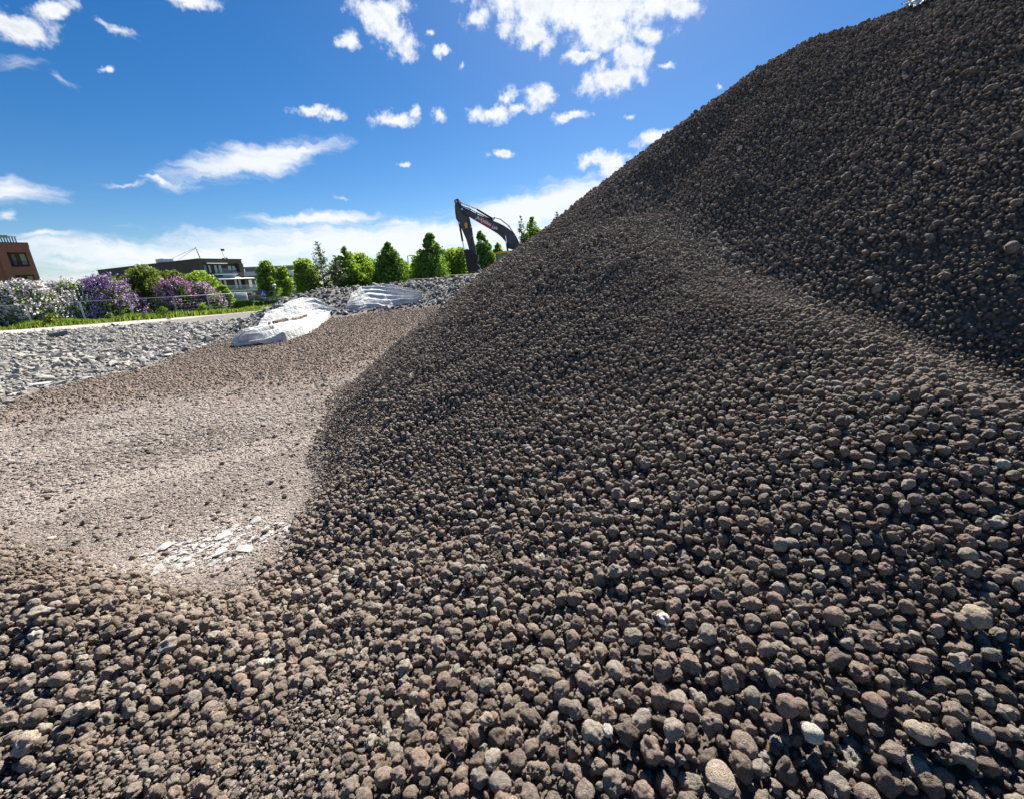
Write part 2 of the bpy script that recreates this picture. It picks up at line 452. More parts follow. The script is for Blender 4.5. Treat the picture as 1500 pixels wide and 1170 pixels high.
# ------------------------------------------------------------------ the ground: one sheet, fine near the camera, out to the horizon
def axis_steps(lo, hi, c0, c1, step, far):
    core = np.arange(c0, c1 + 1e-6, step)
    def grow(start, end):
        out = []; s = step; p = start; sg = 1 if end > start else -1
        while abs(p - start) < abs(end - start):
            s *= 1.07; p += sg * s; out.append(p)
        return np.array(out)
    return np.concatenate([grow(c0, lo)[::-1], core, grow(c1, hi)])
# brown-pebble edge of the pale floor (left bank), and the outline of the pale patch
FLOOR_FAR = [(-40, 12.0), (-16, 8.8), (-9.0, 10.2), (-5.8, 12.8), (-4.3, 15.5)]
def floor_mask(x, y):
    """1 on the pale fine gravel, 0 on loose brown pebbles"""
    wob = 0.9 * vnoise(x, y, 2.2, 11) + 0.5 * vnoise(x, y, 0.8, 12)
    hp = heaped(x, y)
    m = ss(0.06, -0.16, hp + 0.16 * wob)
    far = to_line(x, y, FLOOR_FAR)
    m = m * ss(3.4, -2.6, far + 1.8 * wob)
    return m * ss(34, 24, -x)
def rubble_mask(x, y):
    """1 on grey blasted rock"""
    wob = 1.3 * vnoise(x, y, 2.5, 21) + 1.0 * vnoise(x, y, 0.8, 22)
    inner = ss(-13.8, -15.4, x + wob + 0.10 * (y - 17) * np.where(y < 17, -1.2, -0.25))
    band = inner * ss(4, 9, y)
    # the road in front of the fence
    ro = (x + 27.5) * 0.56 - (y - 33.0) * 0.83 + 0        # signed distance across the fence direction
    road = ss(-1.5, 1.5, roaddist(x, y) + wob * 0.7)
    heap = ss(0.02, 0.15, heap_h(x, y) - base_h(x, y) + 0.1 * wob)
    return np.maximum(band * road * (1 - ss(21, 25, y + 0.6 * (x + 14.5)) * ss(-16, -13.5, x)), heap)
FX, FY, FDX, FDY = -42.48, 37.58, 0.826, 0.564            # the fence line
def roaddist(x, y):
    """metres from the road's near edge towards the camera"""
    d = (x - FX) * FDY - (y - FY) * FDX                    # metres in front of the fence
    return d - np.interp(x, [-45, -33, -29, -26], [9.0, 8.5, 3.0, -2])
gx = axis_steps(-3000, 3000, -17, 14, 0.085, 0); gy = axis_steps(-900, 5200, -1.0, 31, 0.085, 0)
GX, GY = np.meshgrid(gx, gy)
GZ = H(GX, GY) - 0.035 * ss(0.0, 0.12, heaped(GX, GY))     # the bed under the loose pebbles
nx, ny = len(gx), len(gy)
verts = np.stack([GX, GY, GZ], -1).reshape(-1, 3)
ii = (np.arange(ny - 1)[:, None] * nx + np.arange(nx - 1)[None, :]).ravel()
quads = np.stack([ii, ii + 1, ii + nx + 1, ii + nx], -1)
def ground_mat():
    m, t, b = new_mat('ground_surface')
    tc = t.n('ShaderNodeTexCoord'); vec = tc.outputs['Object']
    def A(n): return t.n('ShaderNodeAttribute', attribute_type='GEOMETRY', attribute_name=n).outputs['Fac']
    nb = t.noise(vec, 22.0, 6, 0.7); nl = t.noise(vec, 0.55, 5, 0.6); nm = t.noise(vec, 5.0, 5, 0.65)
    vo = t.n('ShaderNodeTexVoronoi', i_Scale=26.0); t.l(vec, vo.inputs['Vector'])
    pale = t.mix(t.ramp01(nb.outputs[0], 0.3, 0.7), (.23, .195, .168, 1), (.37, .325, .283, 1))
    pale = t.mix(t.ramp01(nl.outputs[0], 0.35, 0.65, 0, .45), pale, (.31, .262, .226, 1))
    brown = t.mix(t.ramp01(nm.outputs[0], 0.3, 0.7), (.09, .068, .054, 1), (.17, .13, .103, 1))
    vr = t.n('ShaderNodeTexVoronoi', i_Scale=2.6); t.l(vec, vr.inputs['Vector'])
    grey = t.mix(t.ramp01(vr.outputs['Distance'], 0.1, 0.6), (.30, .285, .262, 1), (.17, .158, .145, 1))
    road = t.mix(t.ramp01(nb.outputs[0], 0.3, 0.7), (.40, .34, .30, 1), (.52, .46, .41, 1))
    road = t.mix(t.ramp01(nl.outputs[0], 0.42, 0.62, 0, .6), road, (.50, .40, .35, 1))
    grass = t.mix(t.ramp01(nm.outputs[0], 0.3, 0.7), (.06, .10, .018, 1), (.12, .17, .03, 1))
    c = t.mix(A('pale'), brown, pale)
    c = t.mix(A('mixed'), c, (.26, .20, .165, 1))
    c = t.mix(t.math('MULTIPLY', A('chalk'), t.ramp01(nm.outputs[0], .36, .60)), c, (.50, .485, .45, 1))
    c = t.mix(A('rock'), c, grey); c = t.mix(A('road'), c, road); c = t.mix(A('grassy'), c, grass)
    t.l(c, b.inputs['Base Color']); b.inputs['Roughness'].default_value = 0.97; b.inputs['Specular IOR Level'].default_value = 0.1
    bp = t.n('ShaderNodeBump', i_Strength=0.8, i_Distance=0.012)
    t.l(t.math('ADD', t.math('MULTIPLY', vo.outputs['Distance'], 0.7), nb.outputs[0]), bp.inputs['Height']); t.l(bp.outputs[0], b.inputs['Normal'])
    return m
gme = np_mesh('ground', verts, quads, ground_mat(), smooth=True)
def set_attr(me, name, a):
    at = me.attributes.new(name, 'FLOAT', 'POINT'); at.data.foreach_set('value', np.asarray(a, np.float32).ravel())
fence_d = (GX - FX) * FDY - (GY - FY) * FDX
rm = rubble_mask(GX, GY)
rd = ss(1.0, -1.0, roaddist(GX, GY)) * ss(-14, -18, GX)
grs = np.maximum(ss(0.5, -0.3, fence_d + 0.8 * vnoise(GX, GY, 1.5, 31)) * ss(-19, -22, GX + 0.5 * (GY - 45)), ss(36, 42, GY) * ss(-22, -19, GX))
grs = np.maximum(grs, ss(40, 48, GX))
set_attr(gme, 'pale', floor_mask(GX, GY)); set_attr(gme, 'mixed', .75 * ss(.05, -.05, heaped(GX, GY)) * (1 - floor_mask(GX, GY)) * ss(6, 9, GY)); set_attr(gme, 'rock', rm); set_attr(gme, 'chalk', ss(1.25, .35, np.hypot((GX + 3.5) / .85, (GY - 4.13 - .22 * (GX + 3.5)) / .34))); set_attr(gme, 'road', rd); set_attr(gme, 'grassy', grs)
ground = tag(link('ground', gme), kind='structure')

# ------------------------------------------------------------------ pebbles
def lumpy(seed, sub=4, rough=1.0, flat=1.0):
    r = np.random.default_rng(seed)
    bm = bmesh.new(); bmesh.ops.create_icosphere(bm, subdivisions=sub, radius=1.0)
    V = np.array([v.co[:] for v in bm.verts]); 
    d = np.zeros(len(V))
    for k, (fr, am) in enumerate([(1.3, .16), (2.6, .11), (5.0, .065), (9.5, .04), (18, .022)]):
        for _ in range(5):
            w = r.normal(size=3); w *= fr / np.linalg.norm(w); ph = r.uniform(0, 6.28)
            d += am * rough * 0.62 * np.sin(V @ w * 1.6 + ph + 0.9 * np.sin(V[:, [1, 2, 0]] @ w * 1.1 + ph * 2))
    for _ in range(int(8 * rough)):                       # pits and broken corners
        c = r.normal(size=3); c /= np.linalg.norm(c); a = r.uniform(.15, .4)
        d -= r.uniform(.03, .10) * np.exp(-((1 - V @ c) / (a * a * .5)) ** 2)
    V = V * (1 + d)[:, None] * (np.array([1, r.uniform(.86, 1.0), r.uniform(.78, 1.0)]) * np.array([1, 1, flat]))
    V /= np.abs(V).max() * 0.93
    for v, c in zip(bm.verts, V): v.co = c
    me = bpy.data.meshes.new('pebble'); bm.to_mesh(me); bm.free()
    me.polygons.foreach_set('use_smooth', np.ones(len(me.polygons), bool))
    return me
def angular(seed, npt=16, flat=0.6):
    r = np.random.default_rng(seed)
    bm = bmesh.new()
    for p in r.normal(size=(npt, 3)):
        p = p / np.linalg.norm(p) * r.uniform(.75, 1.05)
        bm.verts.new((p[0], p[1] * .8, p[2] * flat))
    res = bmesh.ops.convex_hull(bm, input=bm.verts)
    bmesh.ops.delete(bm, geom=[v for v in bm.verts if not v.link_faces], context='VERTS')
    bmesh.ops.bevel(bm, geom=list(bm.edges), offset=.035, segments=1, affect='EDGES')
    me = bpy.data.meshes.new('rock'); bm.to_mesh(me); bm.free()
    return me
M_PEB = pebble_mat('pebble_mixed')
PEB_CLASS = [('dark', pebble_mat('pebble_dark', (0.150, 0.123, 0.100))), ('brown', pebble_mat('pebble_brown', (0.237, 0.193, 0.158))),
             ('reddish', pebble_mat('pebble_reddish', (0.251, 0.189, 0.153))), ('grey', pebble_mat('pebble_grey', (0.240, 0.213, 0.181))), ('pale', pebble_mat('pebble_pale', (0.322, 0.282, 0.238)))]
PEB = [lumpy(100 + k, 4, [.9, .6, 1.1, .4, .8, .7, 1.25, .5, 1.0, .45, .75, 1.0][k]) for k in range(12)]
for me in PEB: me.materials.append(M_PEB)
M_ROCK = rock_mat('blasted_rock', True); M_ROCK_ONE = rock_mat('blasted_rock_single', False)
ROCK = [angular(200 + k, 12 + k % 6, [.45, .6, .75, .35, .55][k % 5]) for k in range(10)]
for me in ROCK: me.materials.append(M_ROCK)

def scatter(name, P, S, Rv, tint, idx, sources, mat, label):
    """ONE object of kind stuff: a cloud of points, each carrying an instance of one of the source stones"""
    me = bpy.data.meshes.new(name)
    me.vertices.add(len(P)); me.vertices.foreach_set('co', np.asarray(P, np.float32).ravel())
    def vec(n, a):
        at = me.attributes.new(n, 'FLOAT_VECTOR', 'POINT'); at.data.foreach_set('vector', np.asarray(a, np.float32).ravel())
    vec('size', S); vec('turn', Rv); set_attr(me, 'tint', tint)
    at = me.attributes.new('pick', 'INT', 'POINT'); at.data.foreach_set('value', np.asarray(idx, np.int32))
    o = tag(link(name, me), label, None, None, 'stuff')
    ng = bpy.data.node_groups.new(name, 'GeometryNodeTree')
    ng.interface.new_socket('Geometry', in_out='INPUT', socket_type='NodeSocketGeometry')
    ng.interface.new_socket('Geometry', in_out='OUTPUT', socket_type='NodeSocketGeometry')
    g = NT(ng)
    gi = g.n('NodeGroupInput'); go = g.n('NodeGroupOutput')
    jn = g.n('GeometryNodeJoinGeometry')
    for s in sources:
        oi = g.n('GeometryNodeObjectInfo', transform_space='ORIGINAL'); oi.inputs['Object'].default_value = s
        sm = g.n('GeometryNodeSetMaterial'); sm.inputs['Material'].default_value = mat
        g.l(oi.outputs['Geometry'], sm.inputs['Geometry'])
        gt = g.n('GeometryNodeGeometryToInstance'); g.l(sm.outputs[0], gt.inputs[0]); g.l(gt.outputs[0], jn.inputs[0])
    def attr(n, t):
        x = g.n('GeometryNodeInputNamedAttribute', data_type=t); x.inputs['Name'].default_value = n; return x.outputs[0]
    ip = g.n('GeometryNodeInstanceOnPoints'); ip.inputs['Pick Instance'].default_value = True
    g.l(gi.outputs[0], ip.inputs['Points']); g.l(jn.outputs[0], ip.inputs['Instance'])
    g.l(attr('pick', 'INT'), ip.inputs['Instance Index']); g.l(attr('size', 'FLOAT_VECTOR'), ip.inputs['Scale'])
    er = g.n('FunctionNodeEulerToRotation'); g.l(attr('turn', 'FLOAT_VECTOR'), er.inputs[0]); g.l(er.outputs[0], ip.inputs['Rotation'])
    g.l(ip.outputs[0], go.inputs[0])
    md = o.modifiers.new('stones', 'NODES'); md.node_group = ng
    return o
def grid_points(x0, x1, y0, y1, s, jit=0.48):
    X, Y = np.meshgrid(np.arange(x0, x1, s), np.arange(y0, y1, s))
    X = X + (np.arange(X.shape[0]) % 2)[:, None] * s * .5
    return (X + rng.uniform(-jit, jit, X.shape) * s).ravel(), (Y + rng.uniform(-jit, jit, X.shape) * s).ravel()
def in_view(P, margin=160):
    """seen from the camera, or from two steps to either side of it"""
    ok = np.zeros(len(P), bool)
    for dx in (-1.8, 0.0, 1.8):
        u, v, w = project(np.asarray(P) - np.array([dx, 0, 0]))
        ok |= (w > 0.2) & (u > -margin) & (u < 1500 + margin) & (v > -margin) & (v < 1170 + margin)
    return ok
def facing(P, N, lim=-0.22):
    c = np.array([0, 0, CZ]) - P
    return (np.sum(c * N, -1) / np.linalg.norm(c, axis=-1)) > lim

# near pebbles: thrown one by one, the big ones first, so that they sit beside each other
def throw(x, y, r, pack=0.88):
    o = np.argsort(-r); cell = 0.10; g = {}; keep = []
    X = x.tolist(); Y = y.tolist(); Rr = r.tolist()
    for i in o.tolist():
        a, b, q = X[i], Y[i], Rr[i]; ca, cb = int(a // cell), int(b // cell); ok = True
        for da in (-1, 0, 1):
            for db in (-1, 0, 1):
                for j in g.get((ca + da, cb + db), ()):
                    if (X[j] - a) ** 2 + (Y[j] - b) ** 2 < (pack * (q + Rr[j])) ** 2: ok = False; break
                if not ok: break
            if not ok: break
        if ok: g.setdefault((ca, cb), []).append(i); keep.append(i)
    return np.array(keep)
NEAR = 5.2
n = 700000
ang = rng.uniform(RAD(-97), RAD(97), n); dist = np.sqrt(rng.uniform(0.45 ** 2, NEAR ** 2, n))
x = dist * np.sin(ang); y = dist * np.cos(ang)
hp = heaped(x, y)
okm = hp > 0.02 + 0.24 * vnoise(x, y, 0.35, 41) + 0.22 * vnoise(x, y, 1.2, 43)
x, y, hp = x[okm], y[okm], hp[okm]
cone_part = ss(-0.1, 0.35, cone_h(x, y) - apron_h(x, y))       # finer up the big heap
fines = ss(-0.15, 0.12, vnoise(x + 30, y, 0.9, 5)) * ss(-0.5, -1.0, x) * ss(1.9, 1.3, y)     # sandy spots at the bank's crown
r = np.exp(rng.normal(math.log(0.0140), 0.44, len(x)))
r = np.clip(r, 0.0065, 0.036) * (1 - 0.28 * cone_part) * (1 - 0.5 * fines) * (1 - 0.24 * ss(.5, 1.5, x)) * (1 + 0.30 * ss(-.4, -1.6, x))
k = throw(x, y, r)
x, y, r = x[k], y[k], r[k]
Pn = np.stack([x, y, H(x, y) + r * rng.uniform(-.8, 1.0, len(x))], -1); Rn = r
# a lower layer that fills the gaps
xl, yl = grid_points(-5.3, 5.2, -0.6, 5.2, 0.036)
ml = (np.hypot(xl, yl) < NEAR + .1) & (heaped(xl, yl) > 0.03)
xl, yl = xl[ml], yl[ml]; rl = rng.uniform(.010, .021, len(xl))
Pl = np.stack([xl, yl, H(xl, yl) - .018 + rl * rng.uniform(-.6, .2, len(xl))], -1)
# the big heap farther off
def far_layer(step, med, sig, lo, hi):
    xf, yf = grid_points(-12, 17, -1, 21, step)
    mf = (np.hypot(xf, yf) >= NEAR + .12 * vnoise(xf, yf, .3, 8)) & (heaped(xf, yf) > 0.04 + 0.20 * vnoise(xf, yf, 0.5, 42) + 0.24 * vnoise(xf, yf, 1.4, 43))
    xf, yf = xf[mf], yf[mf]
    zf = H(xf, yf); Nf = normal_at(xf, yf)
    Pf0 = np.stack([xf, yf, zf], -1)
    mf = in_view(Pf0) & facing(Pf0, Nf)
    xf, yf, zf = xf[mf], yf[mf], zf[mf]
    rf = np.clip(np.exp(rng.normal(math.log(med), sig, len(xf))), .010, .052)
    return np.stack([xf, yf, zf + rf * rng.uniform(lo, hi, len(xf))], -1), rf
Pf, rf = far_layer(0.0445, 0.0178, 0.36, -.9, 1.0)
Pu, ru = far_layer(0.0440, 0.0170, 0.2, -1.5, -.7)
# loose brown pebbles over the upper floor, up to the tarpaulins and the grey rock
xb, yb = grid_points(-26, 3, 6, 28, 0.082)
fm = floor_mask(xb, yb); rb_ = rubble_mask(xb, yb)
mb = (heaped(xb, yb) < 0.06) & (rb_ < 0.35) & (rng.uniform(size=len(xb)) > fm * 1.15) & (roaddist(xb, yb) > 0)
xb, yb = xb[mb], yb[mb]
rb = np.clip(np.exp(rng.normal(math.log(0.026), 0.33, len(xb))), .012, .07)
Pb = np.stack([xb, yb, H(xb, yb) + rb * rng.uniform(-.1, .6, len(xb))], -1)
mb = in_view(Pb, 100); Pb, rb = Pb[mb], rb[mb]
# a spill of pebbles in the hollow of the near tarpaulin, and crumbs along the tarpaulins' front hems
st_, tt_ = rng.uniform(.26, .70, 2600), rng.uniform(.38, .60, 2600)
kk_ = ((st_ - .48) / .20) ** 2 + ((tt_ - .49) / .095) ** 2 + 1.1 * vnoise(st_ * 34, tt_ * 40, 1.0, 44) < .62
Pt = tarp_point(0, st_[kk_], tt_[kk_]) + np.array([0, 0, .02])
rtp = rng.uniform(.03, .07, len(Pt))
# stray pebbles that rolled out onto the pale floor
xs, ys = grid_points(-14, -1.0, 3.0, 15, 0.33, 0.5)
near_edge = np.clip(1.2 + heaped(xs, ys) * 1.1, 0.0, 1)
ms = (heaped(xs, ys) < 0.04) & (floor_mask(xs, ys) > .5) & (rng.uniform(size=len(xs)) < 0.05 + 0.95 * near_edge ** 2)
xs, ys = xs[ms], ys[ms]
rs = rng.uniform(.018, .042, len(xs))
Ps = np.stack([xs, ys, H(xs, ys) + rs * .55], -1)

P = np.concatenate([Pn, Pl, Pf, Pu, Pb, Pt, Ps]); Rr = np.concatenate([Rn, rl, rf, ru, rb, rtp, rs])
topl = np.concatenate([np.ones(len(Pn), bool), np.zeros(len(Pl), bool), np.ones(len(Pf), bool), np.zeros(len(Pu), bool), np.ones(len(Pb), bool), np.zeros(len(Pt), bool), np.ones(len(Ps), bool)])
stray = np.zeros(len(P), bool); stray[-len(Ps):] = True
m = in_view(P, 160); P, Rr, topl, stray = P[m], Rr[m], topl[m], stray[m]
S3 = Rr[:, None] * rng.uniform(.86, 1.12, (len(P), 3))
T3 = rng.uniform(0, 6.283, (len(P), 3))
tint = rng.uniform(0, .95, len(P))
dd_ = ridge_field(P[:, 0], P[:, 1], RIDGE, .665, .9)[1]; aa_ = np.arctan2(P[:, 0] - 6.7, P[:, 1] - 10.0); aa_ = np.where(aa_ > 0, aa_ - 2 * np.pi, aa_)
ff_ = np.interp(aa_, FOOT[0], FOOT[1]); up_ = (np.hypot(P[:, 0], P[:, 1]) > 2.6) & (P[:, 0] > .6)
fresh = up_ * ss(ff_ + .1, ff_ - .5, dd_) * ss(-1.75, -2.1, aa_)             # steep face's shade put into the tint; dusty fine stone at its foot
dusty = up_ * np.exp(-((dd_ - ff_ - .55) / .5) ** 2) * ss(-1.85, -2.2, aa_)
tint = tint * (1 - .55 * fresh); tint = np.where(rng.uniform(size=len(P)) < .8 * dusty, rng.uniform(.80, .94, len(P)), tint)  # tint darkened on the steep face, as the grazing sun would leave it
Rr = Rr * (1 - .22 * dusty)
S3 = Rr[:, None] * rng.uniform(.86, 1.12, (len(P), 3)); 
tint = np.where(rng.uniform(size=len(P)) < .009, rng.uniform(.95, 1, len(P)), tint)
pick = rng.integers(0, 12, len(P))
u, v, w = project(P)
px = np.where((u > 5) & (u < 1495) & (v > 5) & (v < 1165) & topl, Rr / np.maximum(w, .2), 0)
order = np.argsort(-px)
N_STRAY = 36
one = np.zeros(len(P), bool)
so = [i for i in order if stray[i]][:N_STRAY]; one[so] = True
mo = [i for i in order if not stray[i]][:296 - len(so)]; one[mo] = True
CLASS_WORDS = {'dark': 'dark blackish brown', 'brown': 'mid brown', 'reddish': 'reddish brown', 'grey': 'grey brown', 'pale': 'pale tan'}
PEB_OBJ = []
for i in np.nonzero(one)[0]:
    kk = int(pick[i])
    if not PEB_OBJ or kk >= len(PEB): o = bpy.data.objects.new('pebble', PEB[kk])
    else: o = PEB_OBJ[0].copy(); o.data = PEB[kk]
    COL.objects.link(o)
    o.location = P[i]; o.scale = S3[i]; o.rotation_euler = T3[i]
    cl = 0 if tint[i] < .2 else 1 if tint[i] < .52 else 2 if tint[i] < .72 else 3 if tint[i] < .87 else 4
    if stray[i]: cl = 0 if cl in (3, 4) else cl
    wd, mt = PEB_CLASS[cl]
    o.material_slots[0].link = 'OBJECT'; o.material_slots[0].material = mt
    if stray[i]:
        tag(o, CLASS_WORDS[wd] + ' porous pebble lying loose on the pale gravel floor', 'pebble', CLASS_WORDS[wd] + ' pebbles strewn on the pale floor')
    else:
        tag(o, CLASS_WORDS[wd] + ' porous pebble, one of the big ones on the bank below the heap', 'pebble', CLASS_WORDS[wd] + ' big pebbles on the bank below the heap')
    PEB_OBJ.append(o)
SRC = {}
for o in PEB_OBJ: SRC.setdefault(o.data.name, o)
SRC = list(SRC.values())
pick = pick % len(SRC)
rest = ~one
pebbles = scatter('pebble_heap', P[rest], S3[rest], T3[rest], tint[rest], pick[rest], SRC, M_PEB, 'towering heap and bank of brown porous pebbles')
print('PEBBLES', len(P), len(Pn), len(Pl), len(Pf), len(Pb), len(Ps))

# fine gravel chips on the pale floor
M_GRIT = grit_mat('gravel_chips')
xg, yg = grid_points(-22, 0, 0.5, 17, 0.036)
dg = np.hypot(xg, yg)
mg = (rng.uniform(size=len(xg)) < np.minimum(1.0, (9.0 / dg) ** 1.3)) & (rng.uniform(size=len(xg)) < floor_mask(xg, yg) * 1.1 + .02 + .9 * (ss(-.05, .05, heaped(xg, yg)) * ss(.26, .1, heaped(xg, yg)))) & (heaped(xg, yg) < .26)
xg, yg, dg = xg[mg], yg[mg], dg[mg]
rg = np.clip(np.exp(rng.normal(math.log(.0135), .45, len(xg))), .007, .05) * (1 + .35 * (dg > 9))
Pg = np.stack([xg, yg, H(xg, yg) + rg * .12], -1)
# chips and grit among the bank's pebbles
xq, yq = grid_points(-4, 1.2, .3, 2.6, 0.030)
fq = ss(-0.16, 0.1, vnoise(xq + 30, yq, 0.9, 5)) * ss(-0.5, -1.0, xq) * ss(1.9, 1.3, yq)
mq = rng.uniform(size=len(xq)) < fq; xq, yq = xq[mq], yq[mq]; rq = rng.uniform(.005, .014, len(xq))
Pq = np.stack([xq, yq, H(xq, yq) + .016 + rq * .3], -1)
xz, yz = grid_points(-8, -.6, 2.2, 7.5, 0.023)
mz = (rng.uniform(size=len(xz)) < np.maximum(floor_mask(xz, yz), ss(.28, .12, heaped(xz, yz)))) & (np.hypot(xz, yz) < 8) & (heaped(xz, yz) < .3)
xz, yz = xz[mz], yz[mz]; rz = np.clip(np.exp(rng.normal(math.log(.0085), .35, len(xz))), .004, .02); Pz = np.stack([xz, yz, H(xz, yz) + rz * .2], -1)
rg0 = rg; Pg = np.concatenate([Pg, Pq, Pz]); rg = np.concatenate([rg, rq, rz])
mg = in_view(Pg, 120); Pg, rg = Pg[mg], rg[mg]
Sg = rg[:, None] * np.stack([rng.uniform(.8, 1.3, len(rg)), rng.uniform(.7, 1.1, len(rg)), rng.uniform(.38, .7, len(rg))], -1)
Tg = np.stack([rng.normal(0, .2, len(rg)), rng.normal(0, .2, len(rg)), rng.uniform(0, 6.28, len(rg))], -1)
gravel = scatter('gravel', Pg, Sg, Tg, np.clip(rng.normal(.5, .22, len(rg)) + .55 * vnoise(Pg[:, 0] * .35 + Pg[:, 1] * .1, Pg[:, 1] * 1.3 - Pg[:, 0] * .25, 1.0, 95) + .35 * vnoise(Pg[:, 0], Pg[:, 1], 1.1, 96) - .3 * np.concatenate([np.zeros(len(rg0)), np.ones(len(rq)), np.zeros(len(rz))])[mg], 0, 1), rng.integers(0, len(SRC), len(rg)), SRC, M_GRIT, 'pale fine gravel spread over the pit floor')
print('GRAVEL', len(Pg))

# ------------------------------------------------------------------ grey blasted rock
def inside(x, y, poly):
    px = np.array([p[0] for p in poly]); py = np.array([p[1] for p in poly]); res = np.zeros(np.shape(x), bool); j = len(poly) - 1
    for i in range(len(poly)):
        c = ((py[i] > y) != (py[j] > y)) & (x < (px[j] - px[i]) * (y - py[i]) / (py[j] - py[i] + 1e-12) + px[i]); res ^= c; j = i
    return res
def rocks(x0, x1, y0, y1, s, med, sig, lo, hi, sel):
    x, y = grid_points(x0, x1, y0, y1, s)
    m = sel(x, y); x, y = x[m], y[m]
    r = np.clip(np.exp(rng.normal(math.log(med), sig, len(x))), lo, hi)
    z = H(x, y) + r * rng.uniform(.0, .42, len(x))
    return np.stack([x, y, z], -1), r
def on_heap(x, y): return heap_h(x, y) - base_h(x, y) > 0.12
TARPS_XY = [T1_F + T1_B[::-1], T2_F + T2_B[::-1]]
def free(x, y): return ~(inside(x, y, TARPS_XY[0]) | inside(x, y, TARPS_XY[1]))
A_ = rocks(-46, -12.5, 3, 34, 0.24, .085, .52, .035, .28, lambda x, y: (rng.uniform(size=len(x)) < rubble_mask(x, y) * 1.15) & ~on_heap(x, y) & (np.hypot(x, y) < 48) & free(x, y))
B_ = rocks(-16.5, 4.5, 20.5, 32.5, 0.21, .115, .36, .05, .23, lambda x, y: on_heap(x, y) & free(x, y) & (heaped(x, y) < 0.1))
C_ = rocks(-40, -12.5, 5, 32, 0.22, .06, .3, .03, .11, lambda x, y: (rng.uniform(size=len(x)) < rubble_mask(x, y)) & ~on_heap(x, y) & free(x, y))
D_ = rocks(-40, -13, 8, 40, 0.8, .07, .4, .03, .2, lambda x, y: (roaddist(x, y) > -3.5) & (roaddist(x, y) < 2.0) & (rubble_mask(x, y) < .5) & (rng.uniform(size=len(x)) < .5))
RP = np.concatenate([A_[0], B_[0], C_[0], D_[0]]); RR = np.concatenate([A_[1], B_[1], C_[1], D_[1]])
heapy = np.zeros(len(RP), bool); heapy[len(A_[0]):len(A_[0]) + len(B_[0])] = True
m = in_view(RP, 120); RP, RR, heapy = RP[m], RR[m], heapy[m]
RS = RR[:, None] * np.stack([rng.uniform(.9, 1.35, len(RR)), rng.uniform(.8, 1.1, len(RR)), rng.uniform(.75, 1.1, len(RR))], -1)
RT = np.stack([rng.normal(0, .38, len(RR)), rng.normal(0, .38, len(RR)), rng.uniform(0, 6.28, len(RR))], -1)
rt = rng.uniform(0, 1, len(RR)); rp = rng.integers(0, len(ROCK), len(RR))
u, v, w = project(RP)
px = np.where((u > 4) & (u < 1496), RR / np.maximum(w, .3), 0)
order = np.argsort(-px)
onek = np.zeros(len(RP), bool); onek[order[:285]] = True
ROCK_OBJ = []
for i in np.nonzero(onek)[0]:
    o = bpy.data.objects.new('rock', ROCK[rp[i]]) if not ROCK_OBJ else ROCK_OBJ[0].copy()
    o.data = ROCK[rp[i]]; COL.objects.link(o)
    o.location = RP[i]; o.scale = RS[i]; o.rotation_euler = RT[i]
    o.material_slots[0].link = 'OBJECT'; o.material_slots[0].material = M_ROCK_ONE
    if heapy[i]: tag(o, 'angular grey blasted rock on the heap beside the white tarpaulins', 'rock', 'grey rocks on the tarpaulin heap')
    else: tag(o, 'angular grey blasted rock in the rubble strip below the dirt road', 'rock', 'big grey rocks in the rubble strip')
    ROCK_OBJ.append(o)
RSRC = {}
for o in ROCK_OBJ: RSRC.setdefault(o.data.name, o)
RSRC = list(RSRC.values())
rest = ~onek
rubble = scatter('rubble', RP[rest], RS[rest], RT[rest], rt[rest], rp[rest] % len(RSRC), RSRC, M_ROCK, 'grey rubble of blasted rock along the pit edge and on the heap')
print('ROCKS', len(RP))
M_DKROCK = rock_mat('slate_boulder', False, (.11, .115, .12), (.18, .185, .19))
def single(name, me, loc, scale, rot, mat, label, cat, group=None):
    me.materials.append(mat)
    o = bpy.data.objects.new(name, me); COL.objects.link(o); o.location = loc; o.scale = scale; o.rotation_euler = rot
    return tag(o, label, cat, group)
def zat(x, y): return float(H(np.array([x]), np.array([y]))[0])
single('boulder', angular(230, 18, .7), (-28.2, 26.2, zat(-28.2, 26.2) + .22), (.62, .42, .42), (.1, .05, .4), M_DKROCK, 'dark slate grey boulder at the top of the rubble by the dirt road', 'boulder')
single('boulder', angular(231, 15, .7), (-15.0, 20.6, zat(-15.0, 20.6) + .14), (.36, .3, .34), (.1, .1, 1.4), M_ROCK_ONE, 'bluish grey boulder beside the tip of the near tarpaulin', 'boulder')
# pale slabs half sunk in the gravel floor
M_SLAB = rock_mat('pale_slate', False, (.42, .41, .375), (.58, .57, .53))
SLABS = [
    (-4.08, 4.11, 0.200),
    (-3.79, 3.69, 0.106),
    (-3.69, 3.74, 0.085),
    (-3.50, 4.25, 0.119),
    (-3.31, 3.95, 0.104),
    (-3.07, 3.96, 0.112),
    (-3.30, 4.56, 0.101),
    (-3.46, 4.09, 0.069),
    (-3.61, 3.99, 0.060),
    (-3.67, 3.86, 0.080),
    (-3.18, 3.80, 0.065),
    (-3.28, 3.77, 0.065),
    (-3.31, 4.12, 0.062),
    (-3.73, 4.10, 0.054),
    (-3.50, 4.44, 0.066),
    (-4.07, 3.88, 0.059),
    (-3.77, 3.96, 0.067),
    (-3.44, 3.87, 0.059),
    (-3.31, 4.42, 0.065),
    (-3.54, 4.37, 0.073),
    (-3.87, 4.21, 0.047),
    (-3.63, 4.09, 0.046),
    (-3.87, 3.92, 0.059),
    (-3.54, 3.75, 0.057),
    (-3.06, 3.81, 0.036),
    (-3.11, 4.14, 0.046),
    (-3.73, 4.43, 0.049),
    (-3.76, 3.57, 0.055),
    (-3.96, 4.15, 0.047),
    (-3.42, 3.92, 0.037),
    (-3.50, 3.82, 0.043),
]
